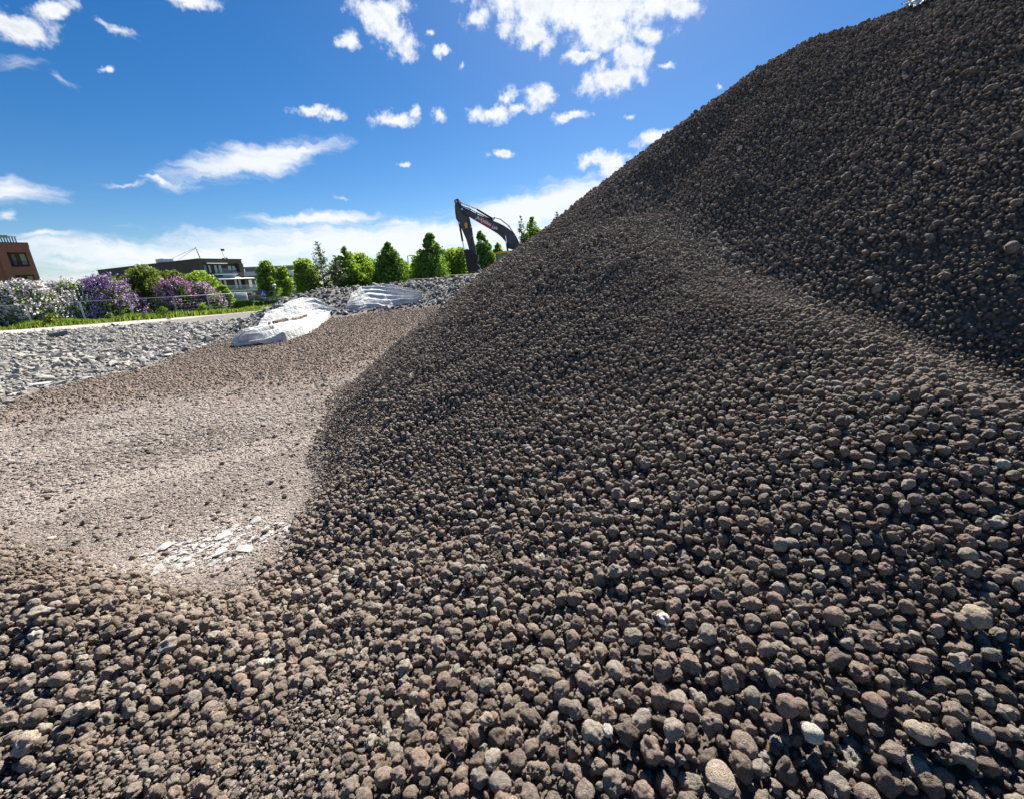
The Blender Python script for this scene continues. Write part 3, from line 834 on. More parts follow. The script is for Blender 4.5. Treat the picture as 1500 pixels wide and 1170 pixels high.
SLAB_ME = [angular(260 + k, 12 + k % 4, .26) for k in range(6)]
for me in SLAB_ME: me.materials.append(M_SLAB)
for k, (x, y, r) in enumerate(SLABS):
    r = min(r, .125)
    o = bpy.data.objects.new('stone_slab', SLAB_ME[k % 6]); COL.objects.link(o)
    o.location = (x, y, zat(x, y) + .006 + .04 * r); o.scale = (r * 1.1, r * 1.05, r * .9); o.rotation_euler = (random.gauss(0, .04), random.gauss(.0, .04), random.uniform(0, 6.28))
    big = r > .11
    tag(o, ('broad white slate slab lying flat in the pale patch on the gravel floor' if big else 'small white slate chip in the pale patch on the gravel floor'), 'slab',
        'broad white slabs of the pale patch' if big else 'small white chips of the pale patch')
# white crumbs between them
for k in range(96):
    a = random.uniform(0, 6.28); q_ = math.sqrt(random.random()); x = -3.55 + .78 * q_ * math.cos(a) + .1; y = 4.12 + .27 * q_ * math.sin(a) + .25 * (x + 3.55); r = random.uniform(.018, .058)
    o = bpy.data.objects.new('stone_chip', SLAB_ME[k % 6]); COL.objects.link(o)
    o.location = (x, y, zat(x, y) + .008); o.scale = (r * 1.2, r, r * .9); o.rotation_euler = (random.gauss(0, .15), random.gauss(0, .15), random.uniform(0, 6.28))
    tag(o, 'white stone crumb between the slate slabs on the gravel floor', 'stone chip', 'white crumbs between the slate slabs')
# bright flat plates along the foot of the rubble
for k, (x, y, r) in enumerate([(-15.3, 13.3, .24), (-15.9, 13.6, .30), (-14.9, 14.2, .22), (-14.6, 17.6, .24), (-14.3, 19.2, .2)]):
    o = bpy.data.objects.new('stone_plate', SLAB_ME[k % 6]); COL.objects.link(o)
    o.location = (x, y, zat(x, y) + .06); o.scale = (r * 1.3, r * .9, r * .9); o.rotation_euler = (random.gauss(0, .12), random.gauss(0, .12), random.uniform(0, 6.28))
    tag(o, 'flat pale stone plate at the foot of the grey rubble strip', 'plate', 'pale plates along the rubble foot')
# singular stones of the foreground bank
def bank_stone(x, y, s, seed, mat, label, rough=.4, lift=.4, flat=1.0, me=None):
    me = me or lumpy(seed, 4, rough, flat); me.materials.append(mat)
    o = bpy.data.objects.new('stone', me); COL.objects.link(o)
    o.location = (x, y, zat(x, y) + .03 + s * lift); o.scale = (s, s, s); o.rotation_euler = (random.uniform(-.4, .4), random.uniform(-.4, .4), random.uniform(0, 6.28))
    return tag(o, label, 'stone')
M_TAN = pebble_mat('stone_tan', (.36, .30, .235)); M_WHT = pebble_mat('stone_white', (.55, .53, .48)); M_GRYST = pebble_mat('stone_grey', (.25, .225, .195))
BANK = [
    (0.520, 0.774, 0.0408, 't', 0.25, 0.80, 'large smooth tan cobble half buried at the very bottom of the bank'),
    (0.818, 0.845, 0.0250, 'w', 0.30, 0.90, 'round whitish stone, the palest of the bank, with a hard shadow'),
    (0.253, 0.948, 0.0195, 'w', 0.60, 0.90, 'small angular white stone beside brown pebbles low on the bank'),
    (0.561, 1.317, 0.0348, 'w', 1.30, 0.80, 'knobbly broken white stone in the middle of the bank'),
    (-3.585, 2.516, 0.0679, 'g', 0.90, 0.60, 'long flat grey slab-like stone at the west end of the bank'),
    (-2.831, 1.702, 0.0661, 't', 0.70, 0.70, 'blocky tan stone in the sandy spot of the bank'),
    (0.448, 1.629, 0.0436, 'g', 1.00, 0.90, 'large round grey stone at the middle of the bank'),
    (-2.407, 2.216, 0.0619, 'g', 0.90, 0.95, 'rounded pale grey stone standing up on the bank near the slate slabs'),
    (-2.693, 1.846, 0.0546, 'g', 0.90, 0.80, 'rounded grey stone beside the sandy patch on the bank'),
    (-0.147, 1.095, 0.0277, 't', 0.70, 1.00, 'upright pale pinkish stone low on the bank'),
    (1.510, 1.080, 0.0374, 't', 0.50, 0.80, 'big smooth tan stone on the slope under the big heap'),
    (1.082, 0.810, 0.0312, 't', 0.50, 0.80, 'big oval tan stone near the whitish round one'),
    (0.193, 1.233, 0.0258, 'g', 1.00, 1.00, 'pointed light grey stone in the middle of the bank'),
    (3.688, 4.257, 0.0564, 'g', 1.10, 0.90, 'lone dark lump sticking out of the big heap slope'),
]
for k, (x, y, s, mt, rough, flat, lab) in enumerate(BANK):
    bank_stone(x, y, s, 300 + k, {'t': M_TAN, 'w': M_WHT, 'g': M_GRYST}[mt], lab, rough, .45, flat)

# ------------------------------------------------------------------ white tarpaulins over the heap
def fabric_mat():
    m, t, b = new_mat('white_geotextile')
    tc = t.n('ShaderNodeTexCoord'); vec = tc.outputs['Object']
    n1 = t.noise(vec, 1.6, 6, 0.65); n2 = t.noise(vec, 14.0, 4, 0.7)
    c = t.mix(t.ramp01(n1.outputs[0], .38, .72), (.60, .60, .58, 1), (.47, .455, .42, 1))
    c = t.mix(t.ramp01(n2.outputs[0], .62, .75, 0, .55), c, (.40, .36, .32, 1))
    t.l(c, b.inputs['Base Color']); b.inputs['Roughness'].default_value = .8; b.inputs['Specular IOR Level'].default_value = .25
    n3 = t.noise(vec, 3.2, 5, .55, 1.2)
    bp = t.n('ShaderNodeBump', i_Strength=.8, i_Distance=.16); t.l(t.math('ADD', n3.outputs[0], t.math('MULTIPLY', n2.outputs[0], .12)), bp.inputs['Height']); t.l(bp.outputs[0], b.inputs['Normal'])
    return m
M_FAB = fabric_mat()
def tarp(name, k, label, ns=220, nt=90):
    s = np.linspace(0, 1, ns); t = np.linspace(0, 1, nt); Sg_, Tg_ = np.meshgrid(s, t)
    Pt = tarp_point(k, Sg_, Tg_)
    v = Pt.reshape(-1, 3)
    i0 = (np.arange(nt - 1)[:, None] * ns + np.arange(ns - 1)[None, :]).ravel()
    me = np_mesh(name, v, np.stack([i0, i0 + 1, i0 + ns + 1, i0 + ns], -1), M_FAB, True)
    o = link(name, me); md = o.modifiers.new('thickness', 'SOLIDIFY'); md.thickness = .02
    return tag(o, label, 'tarpaulin')
tarp('tarpaulin', 0, 'near white tarpaulin with bunched folds at one end')
tarp('tarpaulin', 1, 'far white tarpaulin stretched flat over the crest of the rock heap')

# ------------------------------------------------------------------ plants
def bear(az, dist):
    return dist * math.sin(RAD(az)), dist * math.cos(RAD(az))
def leaf_mat(name, a, b_, trans=.45):
    m, t, b = new_mat(name)
    gm = t.n('ShaderNodeNewGeometry')
    n1 = t.noise(gm.outputs['Position'], .9, 4, .6)
    f = t.math('ADD', t.math('MULTIPLY', t.ramp01(n1.outputs[0], .3, .7), .55), t.math('MULTIPLY', gm.outputs['Random Per Island'], .45))
    c = t.mix(f, a + (1,), b_ + (1,))
    out = m.node_tree.nodes['Material Output']; m.node_tree.nodes.remove(b)
    d = t.n('ShaderNodeBsdfDiffuse'); tr = t.n('ShaderNodeBsdfTranslucent'); gl = t.n('ShaderNodeBsdfGlossy', i_Roughness=.5)
    t.l(c, d.inputs[0]); t.l(t.mix(1.0, c, (1.25, 1.3, .55, 1), 'MULTIPLY'), tr.inputs[0]); gl.inputs[0].default_value = (.6, .65, .6, 1)
    m1 = t.n('ShaderNodeMixShader', i_0=trans); t.l(d.outputs[0], m1.inputs[1]); t.l(tr.outputs[0], m1.inputs[2])
    m2 = t.n('ShaderNodeMixShader', i_0=.06); t.l(m1.outputs[0], m2.inputs[1]); t.l(gl.outputs[0], m2.inputs[2])
    t.l(m2.outputs[0], out.inputs[0])
    return m
LEAF = {
 'dark': leaf_mat('leaf_dark', (.09, .175, .03), (.22, .33, .06)),
 'mid': leaf_mat('leaf_mid', (.13, .22, .036), (.29, .40, .07)),
 'bright': leaf_mat('leaf_bright', (.16, .26, .035), (.33, .42, .07), .55),
 'olive': leaf_mat('leaf_olive', (.10, .145, .03), (.20, .24, .06)),
 'pine': leaf_mat('leaf_pine', (.055, .082, .04), (.12, .14, .075), .25),
 'grass': leaf_mat('leaf_grass', (.10, .17, .025), (.24, .31, .06), .5),
}
def flower_mat(name, a, b_): 
    m, t, b = new_mat(name); gm = t.n('ShaderNodeNewGeometry')
    t.l(t.mix(gm.outputs['Random Per Island'], a + (1,), b_ + (1,)), b.inputs['Base Color']); b.inputs['Roughness'].default_value = .8
    return m
FLOWER = {'white': flower_mat('lilac_white', (.60, .53, .53), (.84, .79, .77)), 'purple': flower_mat('lilac_purple', (.28, .12, .40), (.55, .34, .66)),
          'magenta': flower_mat('lilac_magenta', (.40, .14, .33), (.66, .36, .55)), 'pink': flower_mat('lilac_pink', (.38, .22, .38), (.58, .42, .54)), 'yellow': flower_mat('flower_yellow', (.65, .55, .03), (.75, .68, .08))}
M_BARK = simple_mat('bark', (.10, .075, .055), .9, var=.35, scale=3, bump=.6, bscale=14)
M_BIRCH = simple_mat('pale_bark', (.34, .31, .27), .85, var=.35, scale=3)
def leaf_cards(P, N, size, r, aspect=.62, droop=0.0):
    """small bent leaf-clump faces at points P, roughly facing N"""
    n = len(P)
    d = N + r.normal(0, .75, (n, 3)); d /= np.linalg.norm(d, axis=1, keepdims=True)
    a = np.cross(d, r.normal(size=(n, 3))); a /= np.linalg.norm(a, axis=1, keepdims=True) + 1e-9
    b = np.cross(d, a)
    s = size * r.uniform(.6, 1.35, n)[:, None]
    a = a * s; b = b * s * aspect
    v = np.stack([P - a, P - b * .9 + d * s * .12, P + a, P + b * .9 - d * s * .12], 1).reshape(-1, 3)
    q = np.arange(n)[:, None] * 4 + np.arange(4)[None, :]
    return v, q
def crown_points(r, n, w, h, shape, lobes=26, dep=None):
    """points on and inside an uneven crown of width w and height h, its foot at z=0"""
    dep = dep or w
    L = []
    for _ in range(lobes):
        t = r.uniform(.04, .97) ** .82
        if shape == 'spire': rad = .5 * min(1, (1.02 - t) / .64) ** .85 * (.6 + .4 * min(1, t * 3.2 + .1))
        elif shape == 'dome': rad = .5 * math.sqrt(max(0, 1 - (t * .98) ** 2.1))
        else: rad = .5 * math.sqrt(max(.02, 1 - ((t - .42) / .60) ** 2))
        a = r.uniform(0, 6.283); k = r.uniform(.25, .9)
        L.append((rad * k * math.cos(a) * w, rad * k * math.sin(a) * dep, t * h, max(.05, (rad * (1.1 - k * .75))) * w * r.uniform(.4, .8)))
    if shape == 'spire': L += [(0, 0, h * .985, w * .022), (0.01 * w, 0, h * .94, w * .035), (-.02 * w, 0, h * .88, w * .05)]
    wt = np.array([l[3] ** 1.25 for l in L]); wt /= wt.sum()
    pick = r.choice(len(L), n, p=wt)
    L = np.array(L)[pick]
    d = r.normal(size=(n, 3)); d /= np.linalg.norm(d, axis=1, keepdims=True)
    rr = r.uniform(.35, 1.0, n) ** .45 * r.uniform(.85, 1.12, n)
    P = L[:, :3] + d * (L[:, 3] * rr)[:, None] * np.array([1, 1, .82])
    ok = P[:, 2] > .02
    return P[ok], d[ok]
def tree(name, az, dist, el_top, ground, w, shape, leaf, label, seed, n=3600, size=.17, trunk=True, cat='tree', group=None, foot=.10, dep=None, bark=None):
    r = np.random.default_rng(seed)
    x, y = bear(az, dist); top = CZ + dist * math.tan(RAD(el_top)); h = top - ground
    e = empty(name, (x, y, ground), label, cat, group)
    n = int(n * (1.9 if trunk else 2.6)); w = w * (1.10 if trunk else 1.0); size = size * (1.0 if trunk else .78)
    P, N = crown_points(r, n, w, h * (1 - foot), shape, 85, dep); P[:, 2] += h * foot
    v, q = leaf_cards(P, N, size, r)
    link('crown' if trunk else 'foliage', np_mesh('crown', v, q, LEAF[leaf]), e)
    m = MB(); m.tube((0, 0, -.15), (w * .01, 0, h * .5), max(.05, h * .02), max(.03, h * .011), 8); m.tube((w * .01, 0, h * .5), (0, 0, h * .93), max(.03, h * .011), .015, 6)
    for k in range(9):
        t = .18 + .07 * k; a = k * 2.4; z0 = h * t; L = w * .36 * (1 - t * .6)
        m.tube((w * .01, 0, z0), (L * math.cos(a), L * math.sin(a), z0 + h * .13), max(.02, h * .007), .01, 5)
    m.build('trunk' if trunk else 'stem', bark or M_BARK, e)
    return e
def conifer(name, az, dist, el_top, ground, w, label, seed, leaf='pine', group=None):
    r = np.random.default_rng(seed)
    x, y = bear(az, dist); h = CZ + dist * math.tan(RAD(el_top)) - ground
    e = empty(name, (x, y, ground), label, 'tree', group)
    Ps, Ns = [], []
    m = MB(); m.tube((0, 0, -.1), (0, 0, h), h * .018, .012, 7)
    lv = np.linspace(.06, .985, int(h * 3.0))
    for t in lv:
        for k in range(6 if t < .85 else 4):
            a = r.uniform(0, 6.283); L = .5 * w * (1 - t) ** .7 * r.uniform(.55, 1.15) + .08; z0 = t * h
            rise = L * r.uniform(.15, .55)
            m.tube((0, 0, z0), (L * math.cos(a), L * math.sin(a), z0 + rise), .025 * (1 - t) + .008, .006, 4)
            nn = max(4, int(L * 16)); s = r.uniform(.2, 1, nn)
            Ps.append(np.stack([L * s * math.cos(a), L * s * math.sin(a), z0 + rise * s], -1) + r.normal(0, .05 + .05 * L, (nn, 3)))
            Ns.append(np.tile([math.cos(a) * .4, math.sin(a) * .4, .9], (nn, 1)))
    v, q = leaf_cards(np.concatenate(Ps), np.concatenate(Ns), .16, r, .34)
    link('crown', np_mesh('crown', v, q, LEAF[leaf]), e); m.build('trunk', M_BARK, e)
    return e
TG = .35
tree('birch_tree', -28.9, 66, 3.1, -.1, 2.7, 'oval', 'mid', 'slim dark green tree in front of the pale building, first of the tree row', 501, 2600, .17, foot=.16, bark=M_BIRCH)
tree('birch_tree', -27.3, 64, 2.5, -.1, 1.9, 'oval', 'mid', 'thin airy green tree beside the tall street lamp', 502, 1500, .15, foot=.2, bark=M_BIRCH)
tree('maple_tree', -24.9, 62, 3.15, .0, 3.4, 'oval', 'bright', 'rounded bright green tree between the pale building and the tall pine', 503, 3400, .17)
conifer('pine_tree', -23.0, 60, 5.1, .1, 4.4, 'tall blue-grey pine with bare upswept tips above the rock heap', 504)
conifer('pine_tree', -21.3, 57, 3.5, .1, 4.4, 'short bushy olive pine between the tall pine and a broad green tree', 505)
tree('maple_tree', -20.1, 60, 4.55, .1, 4.6, 'spire', 'mid', 'broad green tree next to the tall pine, with a pointed top', 506, 4400, .17)
tree('maple_tree', -18.6, 62, 3.5, .1, 4.6, 'oval', 'bright', 'sunlit yellow-green tree sloping down beyond the two pines', 507, 3400, .17)
tree('shrub', -16.4, 60, 1.7, .2, 2.6, 'dome', 'bright', 'low sunlit bush between two trees behind the rock heap', 508, 1500, .16, trunk=False, cat='bush', foot=.02)
tree('linden_tree', -14.9, 58, 4.95, .2, 5.1, 'spire', 'dark', 'dark pyramid-shaped tree next to the plain street lamp, darker than its neighbours', 509, 5200, .17)
tree('linden_tree', -11.7, 63, 2.7, .2, 2.8, 'dome', 'bright', 'low bright tree close beside the plain street lamp', 510, 1800, .17)
tree('linden_tree', -9.6, 57, 5.9, .2, 5.5, 'spire', 'dark', 'tallest pyramid-shaped green tree between the street lamp and the excavator arm', 511, 5600, .17)
tree('linden_tree', -6.4, 61, 3.9, .2, 4.6, 'oval', 'bright', 'sunlit rounded tree next to the excavator bucket', 512, 3400, .17)
tree('linden_tree', -3.0, 58, 5.9, .3, 4.4, 'spire', 'dark', 'dark tree framed between excavator arm and boom', 513, 4600, .17)
tree('linden_tree', -.9, 62, 4.4, .3, 4.2, 'spire', 'bright', 'bright green tree under the excavator boom by the cab', 514, 3400, .17)
conifer('pine_tree', 2.3, 60, 7.4, .3, 3.4, 'slim conifer directly behind the foot of the excavator boom', 515)
tree('linden_tree', 3.7, 62, 7.3, .3, 5.4, 'spire', 'mid', 'leafy tree rising between boom foot and big heap', 516, 3200, .17)
conifer('pine_tree', 6.9, 60, 7.7, .3, 3.2, 'conifer tip peeking over the slope of the big brown heap', 517)

tree('linden_tree', -13.4, 66, 2.5, .2, 3.6, 'oval', 'bright', 'low sunlit tree filling the gap behind the plain street lamp', 518, 2000, .17)
tree('linden_tree', -7.9, 65, 2.9, .2, 4.0, 'oval', 'bright', 'low sunlit tree between the tallest green tree and the excavator', 519, 2400, .17)
tree('linden_tree', -4.7, 66, 3.3, .3, 4.0, 'oval', 'mid', 'leafy green tree hidden behind the excavator arm', 520, 2400, .17)
tree('linden_tree', -17.3, 66, 3.0, .2, 4.4, 'oval', 'mid', 'green tree filling the gap between the sunlit bush and the dark pyramid tree', 521, 2600, .17)
def lilac(az, dist, el_top, ground, w, colr, label, seed, nf, n=2600, shape='dome', leaf='mid', dep=None):
    e = tree('lilac_bush' if colr else 'shrub', az, dist, el_top, ground, w, shape, leaf, label, seed, int(n * 1.5), .15, trunk=False, cat='bush', foot=.03, dep=dep)
    if colr:
        r = np.random.default_rng(seed + 1000); h = CZ + dist * math.tan(RAD(el_top)) - ground
        P, N = crown_points(np.random.default_rng(seed), nf * 10, w * 1.06, h * 1.0, shape, 85, dep)
        clump = vnoise(P[:, 0] + seed, P[:, 2] + P[:, 1] * .6, .8, 63)
        keep = (N[:, 2] > -.55) & (clump > -.22); P, N = P[keep][:int(nf * 4.6)], N[keep][:int(nf * 4.6)]
        base = P + N * .10
        # each flower head: a cone of petals clumps pointing up and out
        k = 5; tt = np.linspace(0, 1, k)
        ax = N * .5 + np.array([0, 0, .8]); ax /= np.linalg.norm(ax, axis=1, keepdims=True)
        PP = (base[:, None, :] + ax[:, None, :] * (tt[None, :, None] * .30) + r.normal(0, .035, (len(base), k, 3))).reshape(-1, 3)
        v, q = leaf_cards(PP, np.repeat(ax, k, 0), .085, r, .9)
        link('blossom', np_mesh('blossom', v, q, FLOWER[colr]), e)
    return e
BG = -.05
lilac(-50.6, 61, 1.0, BG, 4.6, None, 'yellow-green shrub beneath the windows of the brick house', 601, 0, leaf='olive')
lilac(-48.3, 60.5, 1.45, BG, 5.4, 'white', 'white lilac bush behind the fence at the foot of the brick house', 602, 520)
lilac(-45.6, 61.5, 1.35, BG, 5.0, 'white', 'white lilac bush next to the purple one', 603, 430)
lilac(-44.0, 65, 1.8, BG, 3.6, None, 'olive green shrub top showing between white and purple lilacs', 604, 0, 1600, leaf='olive')
lilac(-42.9, 62, 1.9, BG, 5.2, 'purple', 'deep purple lilac bush, the biggest coloured one', 605, 640)
lilac(-39.9, 65, 2.75, BG, 6.2, None, 'big dark olive shrub behind the purple lilac', 606, 0, 4200, leaf='olive')
lilac(-37.6, 66, 2.25, BG, 5.0, None, 'olive green shrub in front of the dark building wall', 607, 0, 2600, leaf='olive')
lilac(-37.6, 60, 1.25, BG, 4.6, 'magenta', 'magenta lilac bush in front of the dark building wall', 608, 420)
lilac(-35.4, 64, 2.15, BG, 5.4, None, 'bright yellow-green shrub sloping down beside the dark building', 609, 0, 3200, leaf='bright')
lilac(-35.3, 60, .75, BG, 3.2, 'pink', 'pale pink lilac bush, smallest one near the fence corner', 610, 200, 1300)
lilac(-33.5, 63, .6, BG, 2.6, None, 'low yellow-green shrub at the fence corner', 611, 0, 1300, leaf='bright')
# grass and weeds along the foot of the fence
def blades(n, seed):
    r = np.random.default_rng(seed)
    s = r.uniform(-14, 26, n); d = r.normal(.3, .9, n)
    x = FX + FDX * s + FDY * d * -1; y = FY + FDY * s + FDX * d
    k = ss(14, 20, s); x = x + k * -1.5; y = y + k * 3.0
    tall = np.clip(vnoise(x, y, 1.6, 61) + .5, .1, 1) 
    h = (.16 + .62 * tall) * r.uniform(.5, 1.1, n); z = H(x, y)
    a = r.uniform(0, 3.14, n); wd = r.uniform(.025, .07, n); ln = r.normal(0, .22, (n, 2)) * h[:, None]
    p0 = np.stack([x - wd * np.cos(a), y - wd * np.sin(a), z - .02], -1); p1 = np.stack([x + wd * np.cos(a), y + wd * np.sin(a), z - .02], -1)
    p2 = np.stack([x + ln[:, 0] + wd * .3, y + ln[:, 1], z + h], -1); p3 = np.stack([x + ln[:, 0] * .4 - wd, y + ln[:, 1] * .4, z + h * .6], -1)
    return np.stack([p0, p1, p2, p3], 1).reshape(-1, 3), np.arange(n * 4).reshape(-1, 4)
v, q = blades(30000, 71)
tag(link('grass', np_mesh('grass', v, q, LEAF['grass'])), 'tall fresh grass and weeds along the foot of the fence', None, None, 'stuff')
def weed(x, y, w, h, label, seed, fl=None):
    r = np.random.default_rng(seed); z = zat(x, y)
    e = empty('weed_plant', (x, y, z), label, 'plant')
    P, N = crown_points(r, 420, w, h, 'dome', 14); v, q = leaf_cards(P, N, .10, r)
    link('leaves', np_mesh('leaves', v, q, LEAF['grass']), e)
    if fl:
        P, N = crown_points(r, 160, w, h * 1.04, 'dome', 14); kk = N[:, 2] > .1
        v, q = leaf_cards(P[kk], N[kk], .07, r, .9); link('blossom', np_mesh('blossom', v, q, FLOWER[fl]), e)
def fpt(s, d): return FX + FDX * s - FDY * d, FY + FDY * s + FDX * d
weed(*fpt(1.5, -.4), 1.5, 1.05, 'yellow flowering weed at the fence foot below the white lilacs', 701, 'yellow')
weed(*fpt(-2.2, -.3), 1.0, .8, 'leafy green weed clump in front of the brick house at the end of the fence', 702)
weed(*fpt(5.2, -.3), 1.1, .9, 'leafy green weed clump under the purple lilac', 703)
weed(*fpt(9.3, -.2), 1.3, 1.1, 'tall leafy weed clump under the magenta lilac', 704)
weed(*fpt(12.6, .2), 1.7, 1.25, 'broad leafy weed clump near the fence corner', 705)

# ------------------------------------------------------------------ site fence, panel by panel
M_GALV = simple_mat('galvanised_steel', (.42, .44, .45), .5, .6, var=.12, scale=5)
M_WIRE = simple_mat('mesh_wire', (.20, .21, .22), .6, .5)
M_CONC = simple_mat('concrete', (.36, .35, .33), .9, var=.2, scale=6)
def fence_panel(x0, y0, x1, y1, label, top=2.0):
    z0 = zat(x0, y0)
    L = math.hypot(x1 - x0, y1 - y0)
    e = empty('fence_panel', (x0, y0, z0), label, 'fence panel', 'panels of the site fence', math.atan2(y1 - y0, x1 - x0))
    f = MB(); hz = top - z0
    f.tube((.04, 0, hz), (L - .04, 0, hz), .026); f.tube((.04, 0, .12), (L - .04, 0, .12), .021)
    f.build('frame', M_GALV, e)
    for u in (.04, L - .04):
        MB().tube((u, 0, 0), (u, 0, hz), .027).build('post', M_GALV, e)
    w = MB()
    for k in range(1, int(L / .2)): w.tube((k * .2, 0, .12), (k * .2, 0, hz), .003, seg=4)
    for z in np.arange(.35, hz, .3): w.tube((.04, .006, z), (L - .04, .006, z), .003, seg=4)
    w.build('wire_mesh', M_WIRE, e)
    b = MB().box((.02, 0, .05), (.24, .62, .12), bevel=.02)
    b.build('foot', M_CONC, e)
FPTS = [(-45.36, 35.62), (-42.48, 37.58), (-39.63, 39.53), (-36.75, 41.47), (-33.95, 43.40)]
def next_post(p, az, far=True, L=3.45):
    """the next post lies one panel on, under the given bearing"""
    s, c = math.sin(RAD(az)), math.cos(RAD(az)); k = p[0] * s + p[1] * c; q = k * k - (p[0] ** 2 + p[1] ** 2 - L * L)
    t = k + (math.sqrt(max(q, 0)) if far else -math.sqrt(max(q, 0)))
    return (t * s, t * c)
for az, far in ((-35.1, True), (-33.5, True), (-32.4, True), (-30.75, True), (-28.6, False), (-25.4, True)): FPTS.append(next_post(FPTS[-1], az, far))
FL = ['mesh fence panel in front of the shrub under the brick house', 'mesh fence panel in front of the white lilac bush', 'mesh fence panel between the white and purple lilacs', 'mesh fence panel in front of the purple lilac bush',
      'mesh fence panel in front of the magenta lilac', 'mesh fence panel in front of the pink lilac', 'mesh fence panel by the low yellow-green shrub', 'mesh fence panel in front of the grey van',
      'mesh fence panel in front of the clipped hedge', 'mesh fence panel in front of the blue road sign', 'mesh fence panel half hidden by the near end of the rock heap']
for k, (a, b_) in enumerate(zip(FPTS[:-1], FPTS[1:])): fence_panel(a[0], a[1], b_[0], b_[1], FL[k])
fence_panel(-9.2, 40.2, -5.9, 40.7, 'mesh fence panel behind the rock heap under the tallest green tree', 2.52)
fence_panel(-5.9, 40.7, -2.7, 41.0, 'mesh fence panel behind the rock heap next to the excavator bucket', 2.72)

# ------------------------------------------------------------------ buildings
def brick_mat(name, a, b_, mortar, sc=4.0):
    m, t, b = new_mat(name); tc = t.n('ShaderNodeTexCoord')
    sp = t.n('ShaderNodeSeparateXYZ'); t.l(tc.outputs['Object'], sp.inputs[0])
    cb = t.n('ShaderNodeCombineXYZ'); t.l(t.math('ADD', sp.outputs[0], sp.outputs[1]), cb.inputs[0]); t.l(sp.outputs[2], cb.inputs[1])
    br = t.n('ShaderNodeTexBrick'); t.l(cb.outputs[0], br.inputs['Vector']); br.inputs['Scale'].default_value = sc
    br.inputs['Color1'].default_value = a + (1,); br.inputs['Color2'].default_value = b_ + (1,); br.inputs['Mortar'].default_value = mortar + (1,)
    br.inputs['Mortar Size'].default_value = .012
    n1 = t.noise(tc.outputs['Object'], .7, 4, .6)
    t.l(t.mix(t.ramp01(n1.outputs[0], .3, .7), br.outputs[0], t.mix(1.0, br.outputs[0], (1.25, 1.2, 1.2, 1), 'MULTIPLY')), b.inputs['Base Color']); b.inputs['Roughness'].default_value = .9
    return m
M_BRICK = brick_mat('red_brown_brick', (.30, .098, .074), (.37, .125, .094), (.22, .17, .15))
M_DARKBR = brick_mat('dark_cladding', (.085, .07, .066), (.115, .092, .086), (.05, .045, .044), 3.0)
M_GLASS = simple_mat('window_glass', (.03, .04, .05), .06, 0, var=.3, scale=1, spec=.9)
M_BRIGHTPANE = simple_mat('bright_pane', (.78, .80, .80), .5, var=.05)  # window reflections and light showing through, put into a white pane colour
M_WHITE = simple_mat('white_render', (.78, .79, .78), .6, var=.06)
M_GREYPL = simple_mat('grey_render', (.38, .43, .44), .7, var=.08)
M_AWN = simple_mat('awning_cloth', (.80, .80, .78), .8, var=.05)
M_BLUE = simple_mat('pale_blue_panel', (.30, .42, .55), .5, var=.05)
M_DKMET = simple_mat('dark_metal', (.05, .055, .06), .45, .4, var=.2)
M_ROOF = simple_mat('roof_felt', (.09, .09, .09), .85, var=.2)
def building(name, corner, ang, ground, label):
    e = empty(name, (corner[0], corner[1], ground), label, 'building', None, ang)
    return e
# brick house: u runs left along the front from its right corner, v away from the camera
az = -47.02; D = 100.0; cx, cy = bear(az, D); ang = math.atan2(math.sin(RAD(az)), -math.cos(RAD(az)))
bh = empty('brick_house', (cx, cy, 0), 'red-brown brick house with recessed balconies behind the white lilacs', 'building', None, ang)
# in local axes +x runs left, so the camera side lies at +y
TOP = CZ + D * math.tan(RAD(4.85))
w = MB()
rec = [(.55, 2.45, 7.35, 9.45), (.55, 2.45, 4.15, 6.15), (.55, 2.45, .95, 3.0)]
xs_ = [0, .55, 2.45, 3.35]
w.box((.275, -4, TOP / 2), (.55, 8, TOP)); w.box((2.9, -4, TOP / 2), (.9, 8, TOP))
zc = [0, .95, 3.0, 4.15, 6.15, 7.35, 9.45, TOP]
for a, b_ in ((0, .95), (3.0, 4.15), (6.15, 7.35), (9.45, TOP)): w.box((1.5, -4, (a + b_) / 2), (1.9, 8, b_ - a))
w.box((1.5, -4.8, TOP / 2 - .02), (1.9, 6.2, TOP - .1))
w.box((7.6, -4.3, TOP / 2 - .12), (8.5, 8, TOP - .24))
w.build('wall', M_BRICK, bh)
for (a, b_, z0, z1) in rec:
    for (u0, u1, mt) in ((.72, 1.28, M_BRIGHTPANE), (1.75, 2.15, M_GREYPL)):
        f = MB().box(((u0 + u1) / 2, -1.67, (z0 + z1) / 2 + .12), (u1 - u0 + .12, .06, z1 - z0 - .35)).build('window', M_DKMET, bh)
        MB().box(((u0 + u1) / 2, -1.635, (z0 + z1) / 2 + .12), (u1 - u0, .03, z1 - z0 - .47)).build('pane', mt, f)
    r_ = MB()
    for k in range(10): r_.tube((a + .1 + k * .19, -.08, z0), (a + .1 + k * .19, -.08, z0 + .75), .015, seg=5)
    r_.tube((a, -.08, z0 + .75), (b_, -.08, z0 + .75), .025, seg=6); r_.build('railing', M_DKMET, bh)
for z0 in (.6, 3.9, 7.1):
    f = MB().box((5.2, -.31, z0 + .9), (2.2, .06, 1.9)).build('window', M_DKMET, bh); MB().box((5.2, -.27, z0 + .9), (2.0, .03, 1.7)).build('pane', M_GLASS, f)
MB().box((1.68, -4, TOP + .04), (3.5, 8.1, .09)).build('roof_edge', M_DKMET, bh)
rr = MB()
for k in range(16): rr.box((1.1 + k * .28, -1.2, TOP + .55), (.16, .03, .85))
rr.box((3.3, -1.2, TOP + 1.0), (4.8, .08, .08)); rr.build('terrace_railing', M_GREYPL, bh)
MB().box((4.5, -3.2, TOP + 1.2), (5.5, 3.0, .12)).build('canopy', M_GREYPL, bh)

